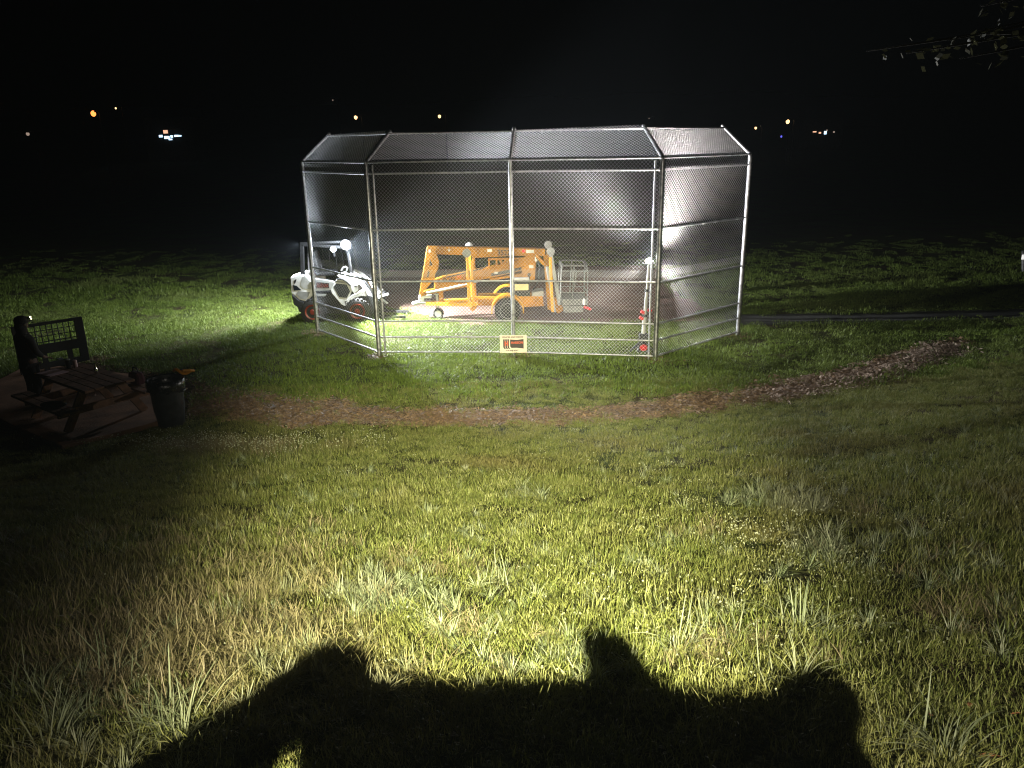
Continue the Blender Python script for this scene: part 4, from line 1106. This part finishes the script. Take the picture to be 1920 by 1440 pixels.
# marker post at the right edge
c = at(1916, 500, 26); gz = terr(c.x, c.y)
mp = thing('marker_post', 'slim post with pale reflectors at the far right edge of the field', 'post', (c.x, c.y, gz))
a, b = at(1918, 470, 26), at(1909, 560, 26)
mb = MB(); mb.tube([Vector((b.x, 26, gz)), Vector((a.x, 26, a.z))], .045, 10); mb.build('post', M['grey'], mp, smooth=True)
for (x, y, w, h) in ((1918.5, 482, .1, .16), (1913.5, 515, .05, .2), (1911, 534, .06, .06)):
    q = at(x, y, 25.93); mb = MB(); mb.box((q.x, 25.93, q.z), (w, .02, h)); mb.build('reflector', M['reflector'] if h != .2 else M['lgrey'], mp, bevel=.005)

# ------------------------------------------------------------------ tree at the right, branches hanging into the corner
tb = Vector((9.6, 8.2, terr(9.6, 8.2)))
tr = thing('tree', 'dark tree branches with sparse pale leaves hanging in the upper right corner', 'tree', tb)
mb = MB()
mb.tube([tb - Vector((0, 0, .2)), tb + Vector((-.1, 0, 1.5)), tb + Vector((-.3, .1, 3.2)), tb + Vector((-.2, .3, 5.5)), tb + Vector((.1, .3, 8))], [.32, .25, .2, .14, .05], 12)
tips_ = []
for (px, py, Y), d0 in (((1625, 96, 9.4), 3.2), ((1700, 100, 9.2), 3.2), ((1780, 75, 9.0), 3.4), ((1800, 110, 8.8), 3.2), ((1840, 12, 8.8), 3.8), ((1880, 5, 8.6), 4.0), ((1830, 60, 8.9), 3.5)):
    e = at(px, py, Y); s_ = tb + Vector((-.25, .1, d0)); mid = lerp(s_, e, .55) + Vector((0, 0, .35))
    q1 = lerp(s_, mid, .5) + Vector((0, 0, .15)); q2 = lerp(mid, e, .5) + Vector((0, .05, .08))
    mb.tube([s_, q1, mid, q2, e], [.07, .05, .03, .017, .006], 7); tips_.append((q2, e))
for q in range(9):
    a_ = U(-.6, 3.6); s_ = tb + Vector((-.2, .2, U(4, 6.5))); e = s_ + Vector((2.2 * math.cos(a_) + 1.2, 2.2 * math.sin(a_), U(.6, 2)))
    mb.tube([s_, lerp(s_, e, .5) + Vector((0, 0, .2)), e], [.06, .03, .008], 6); tips_.append((lerp(s_, e, .4), e))
mb.build('trunk', M['bark'], tr, smooth=True, angle=180)
mb = MB()
def leaf_at(c, s):
    d = Vector((G(0, 1), G(0, 1), G(-.4, .7))).normalized(); n_ = d.cross(Vector((G(0, 1), G(0, 1), G(0, 1)))).normalized()
    mb.add([c, c + d * s * .5 + n_ * s * .33, c + d * s, c + d * s * .5 - n_ * s * .33], [(0, 1, 2, 3)])
for i, (q2, e) in enumerate(tips_):
    for _ in range(14 if i < 7 else 120):
        t = random.random(); sp_ = .07 if i < 7 else .4
        leaf_at(lerp(q2, e, .3 + .7 * t) + Vector((G(0, sp_), G(0, sp_), G(-.03, sp_))), U(.07, .13))
mb.build('crown', M['leaf'], tr)

# ------------------------------------------------------------------ behind the photographer: a vehicle with its lamp on, and an unseen cutout added to cast its shadow
LP = Vector((.12, -3.2, 5.2))
vg = terr(0, -4.3)
lm = thing('utility_vehicle', 'dark utility vehicle with a lit headlamp parked behind the camera', 'vehicle', (0, -4.6, vg))
mb = MB(); mb.box((0, -4.9, vg + .75), (1.3, 2.2, .6)); mb.box((0, -3.95, vg + 1.0), (1.2, .5, .3)); mb.build('body', M['black'], lm, bevel=.06)
mb = MB()
for x in (-.58, .58):
    mb.bar((x, -4.3, vg + 1), (x, -4.4, vg + 2.0), .06); mb.bar((x, -5.7, vg + 1), (x, -5.6, vg + 2.0), .06); mb.bar((x, -4.4, vg + 2.0), (x, -5.6, vg + 2.0), .06)
mb.bar((-.6, -4.4, vg + 2.0), (.6, -4.4, vg + 2.0), .06); mb.build('cab_frame', M['black'], lm)
for x in (-.65, .65):
    for y in (-4.0, -5.6):
        mb = MB(); gz = terr(x, y); mb.lathe([(.15, -.1), (.28, -.1), (.3, 0), (.28, .1), (.15, .1)], (x, y, gz + .3), 'x', 24); mb.build('wheel', M['rubber'], lm, smooth=True)
mb = MB(); mb.tube([Vector((0, -4.4, vg + 2.0)), LP + Vector((0, -.5, -.1)), LP + Vector((0, -.1, 0))], .03, 8); mb.lathe([(.03, -.16), (.08, -.12), (.1, -.06)], LP, 'y', 18); mb.build('headlamp', M['black'], lm, smooth=True)
outl = [(150, 1500), (330, 1385), (450, 1315), (520, 1265), (560, 1235), (590, 1212), (625, 1203), (665, 1215), (692, 1235), (704, 1262), (730, 1276), (900, 1278), (1088, 1274), (1104, 1255), (1090, 1205), (1098, 1187), (1128, 1180), (1165, 1195), (1196, 1226), (1222, 1266), (1262, 1290), (1330, 1300), (1400, 1306), (1448, 1306), (1470, 1280), (1500, 1263), (1540, 1258), (1580, 1270), (1610, 1300), (1622, 1340), (1612, 1390), (1645, 1440), (1690, 1500),
        (1500, 1560), (900, 1600), (590, 1560), (562, 1480), (558, 1404), (528, 1414), (498, 1480), (480, 1560), (300, 1600)]
gy_ = .42
pl_ = []
for px, py in outl:
    g = ground_hit(px, py, .05)
    t = (gy_ - LP.y) / (g.y - LP.y); q = lerp(LP, g, t); pl_.append((q.x, q.z))
rk = thing('shadow_cutout', 'unseen dark cutout below the camera, shaped to cast the foreground shadow', 'cutout', (0, gy_, terr(0, gy_)))
mb = MB(); mb.plate(pl_, gy_ - .02, gy_ + .02); mb.build('silhouette', M['black'], rk)  # added plate, its outline projected back from the foreground shadow
for x in (-.5, .1, .6):
    mb = MB(); mb.bar((x, gy_ - .06, terr(x, gy_ - .06) - .05), (x, gy_ - .06, 2.75), .05); mb.build('leg', M['black'], rk)

# ------------------------------------------------------------------ lights
def spot(name, loc, target, watts, col, size, blend, radius):
    d = bpy.data.lights.new(name, 'SPOT'); d.energy = watts; d.color = col; d.spot_size = R(size); d.spot_blend = blend; d.shadow_soft_size = radius
    o = bpy.data.objects.new(name, d); COL.objects.link(o); o.location = loc
    o.rotation_euler = (Vector(target) - Vector(loc)).to_track_quat('-Z', 'Y').to_euler()
    return o
def point(name, loc, watts, col, radius):
    d = bpy.data.lights.new(name, 'POINT'); d.energy = watts; d.color = col; d.shadow_soft_size = radius
    o = bpy.data.objects.new(name, d); COL.objects.link(o); o.location = loc; return o
def aim(o, az, el): return Vector(o) + Vector((math.sin(R(az)) * math.cos(R(el)), math.cos(R(az)) * math.cos(R(el)), math.sin(R(el)))) * 5
spot('headlamp_beam', LP, aim(LP, -1.5, -19), 30000, (1.0, .95, .63), 35, 1.0, .035)
spot('headlamp_flood', LP, aim(LP, 5, -22), 4300, (1.0, .92, .76), 58, 1.0, .035)
spot('loader_beam_right', LAMPS[0], (0.5, 20.0, .3), 11000, (.92, .96, 1.0), 132, .3, .05)
spot('loader_beam_left', LAMPS[2], (-10, 22.0, -1.2), 3800, (.9, .95, 1.0), 136, 1.0, .05)  # shines from the added rear lamp
spot('tower_beam', tp + Vector((0, .0, .13)), tp + Vector((-.15, .1, 2)), 1500, (1.0, .93, .9), 150, .6, .04)
point('tower_glow', tp + Vector((0, .06, .12)), 450, (1.0, .95, .88), .03)

point('loader_glow', LAMPS[0] + Vector((0, -.35, .05)), 420, (.8, .9, 1.0), .05)  # extra point in front of the lens, added for a round halo

w = bpy.data.worlds.new('World'); SC.world = w; w.use_nodes = True
nt = w.node_tree; bgn = nt.nodes['Background']
sky = nt.nodes.new('ShaderNodeTexSky'); sky.sky_type = 'NISHITA'; sky.sun_disc = False
sky.sun_elevation = R(30); sky.sun_rotation = R(140)
nt.links.new(sky.outputs[0], bgn.inputs['Color']); bgn.inputs['Strength'].default_value = .00014
vs_ = nt.nodes.new('ShaderNodeVolumeScatter'); vs_.inputs['Density'].default_value = .0005; vs_.inputs['Anisotropy'].default_value = .6; vs_.inputs['Color'].default_value = (.75, .87, 1, 1)
nt.links.new(vs_.outputs[0], nt.nodes['World Output'].inputs['Volume'])          # thin night mist, added to give the lamps a halo
sd = bpy.data.lights.new('moon', 'SUN'); sd.energy = .0012; sd.angle = R(.5); sd.color = (.8, .88, 1)
so = bpy.data.objects.new('moon', sd); COL.objects.link(so)
so.rotation_euler = (R(60), 0, R(-140))

SC.view_settings.view_transform = 'Standard'; SC.view_settings.look = 'None'; SC.view_settings.exposure = 0
SC.cycles.max_bounces = 3; SC.cycles.diffuse_bounces = 2; SC.cycles.glossy_bounces = 2; SC.cycles.transmission_bounces = 2
SC.cycles.sample_clamp_indirect = 1; SC.cycles.caustics_reflective = False; SC.cycles.caustics_refractive = False
SC.cycles.use_denoising = True; SC.cycles.denoising_prefilter = 'ACCURATE'; SC.cycles.denoising_input_passes = 'RGB_ALBEDO_NORMAL'; SC.cycles.use_adaptive_sampling = False; SC.cycles.filter_width = 1.1
SC.cycles.use_light_tree = True
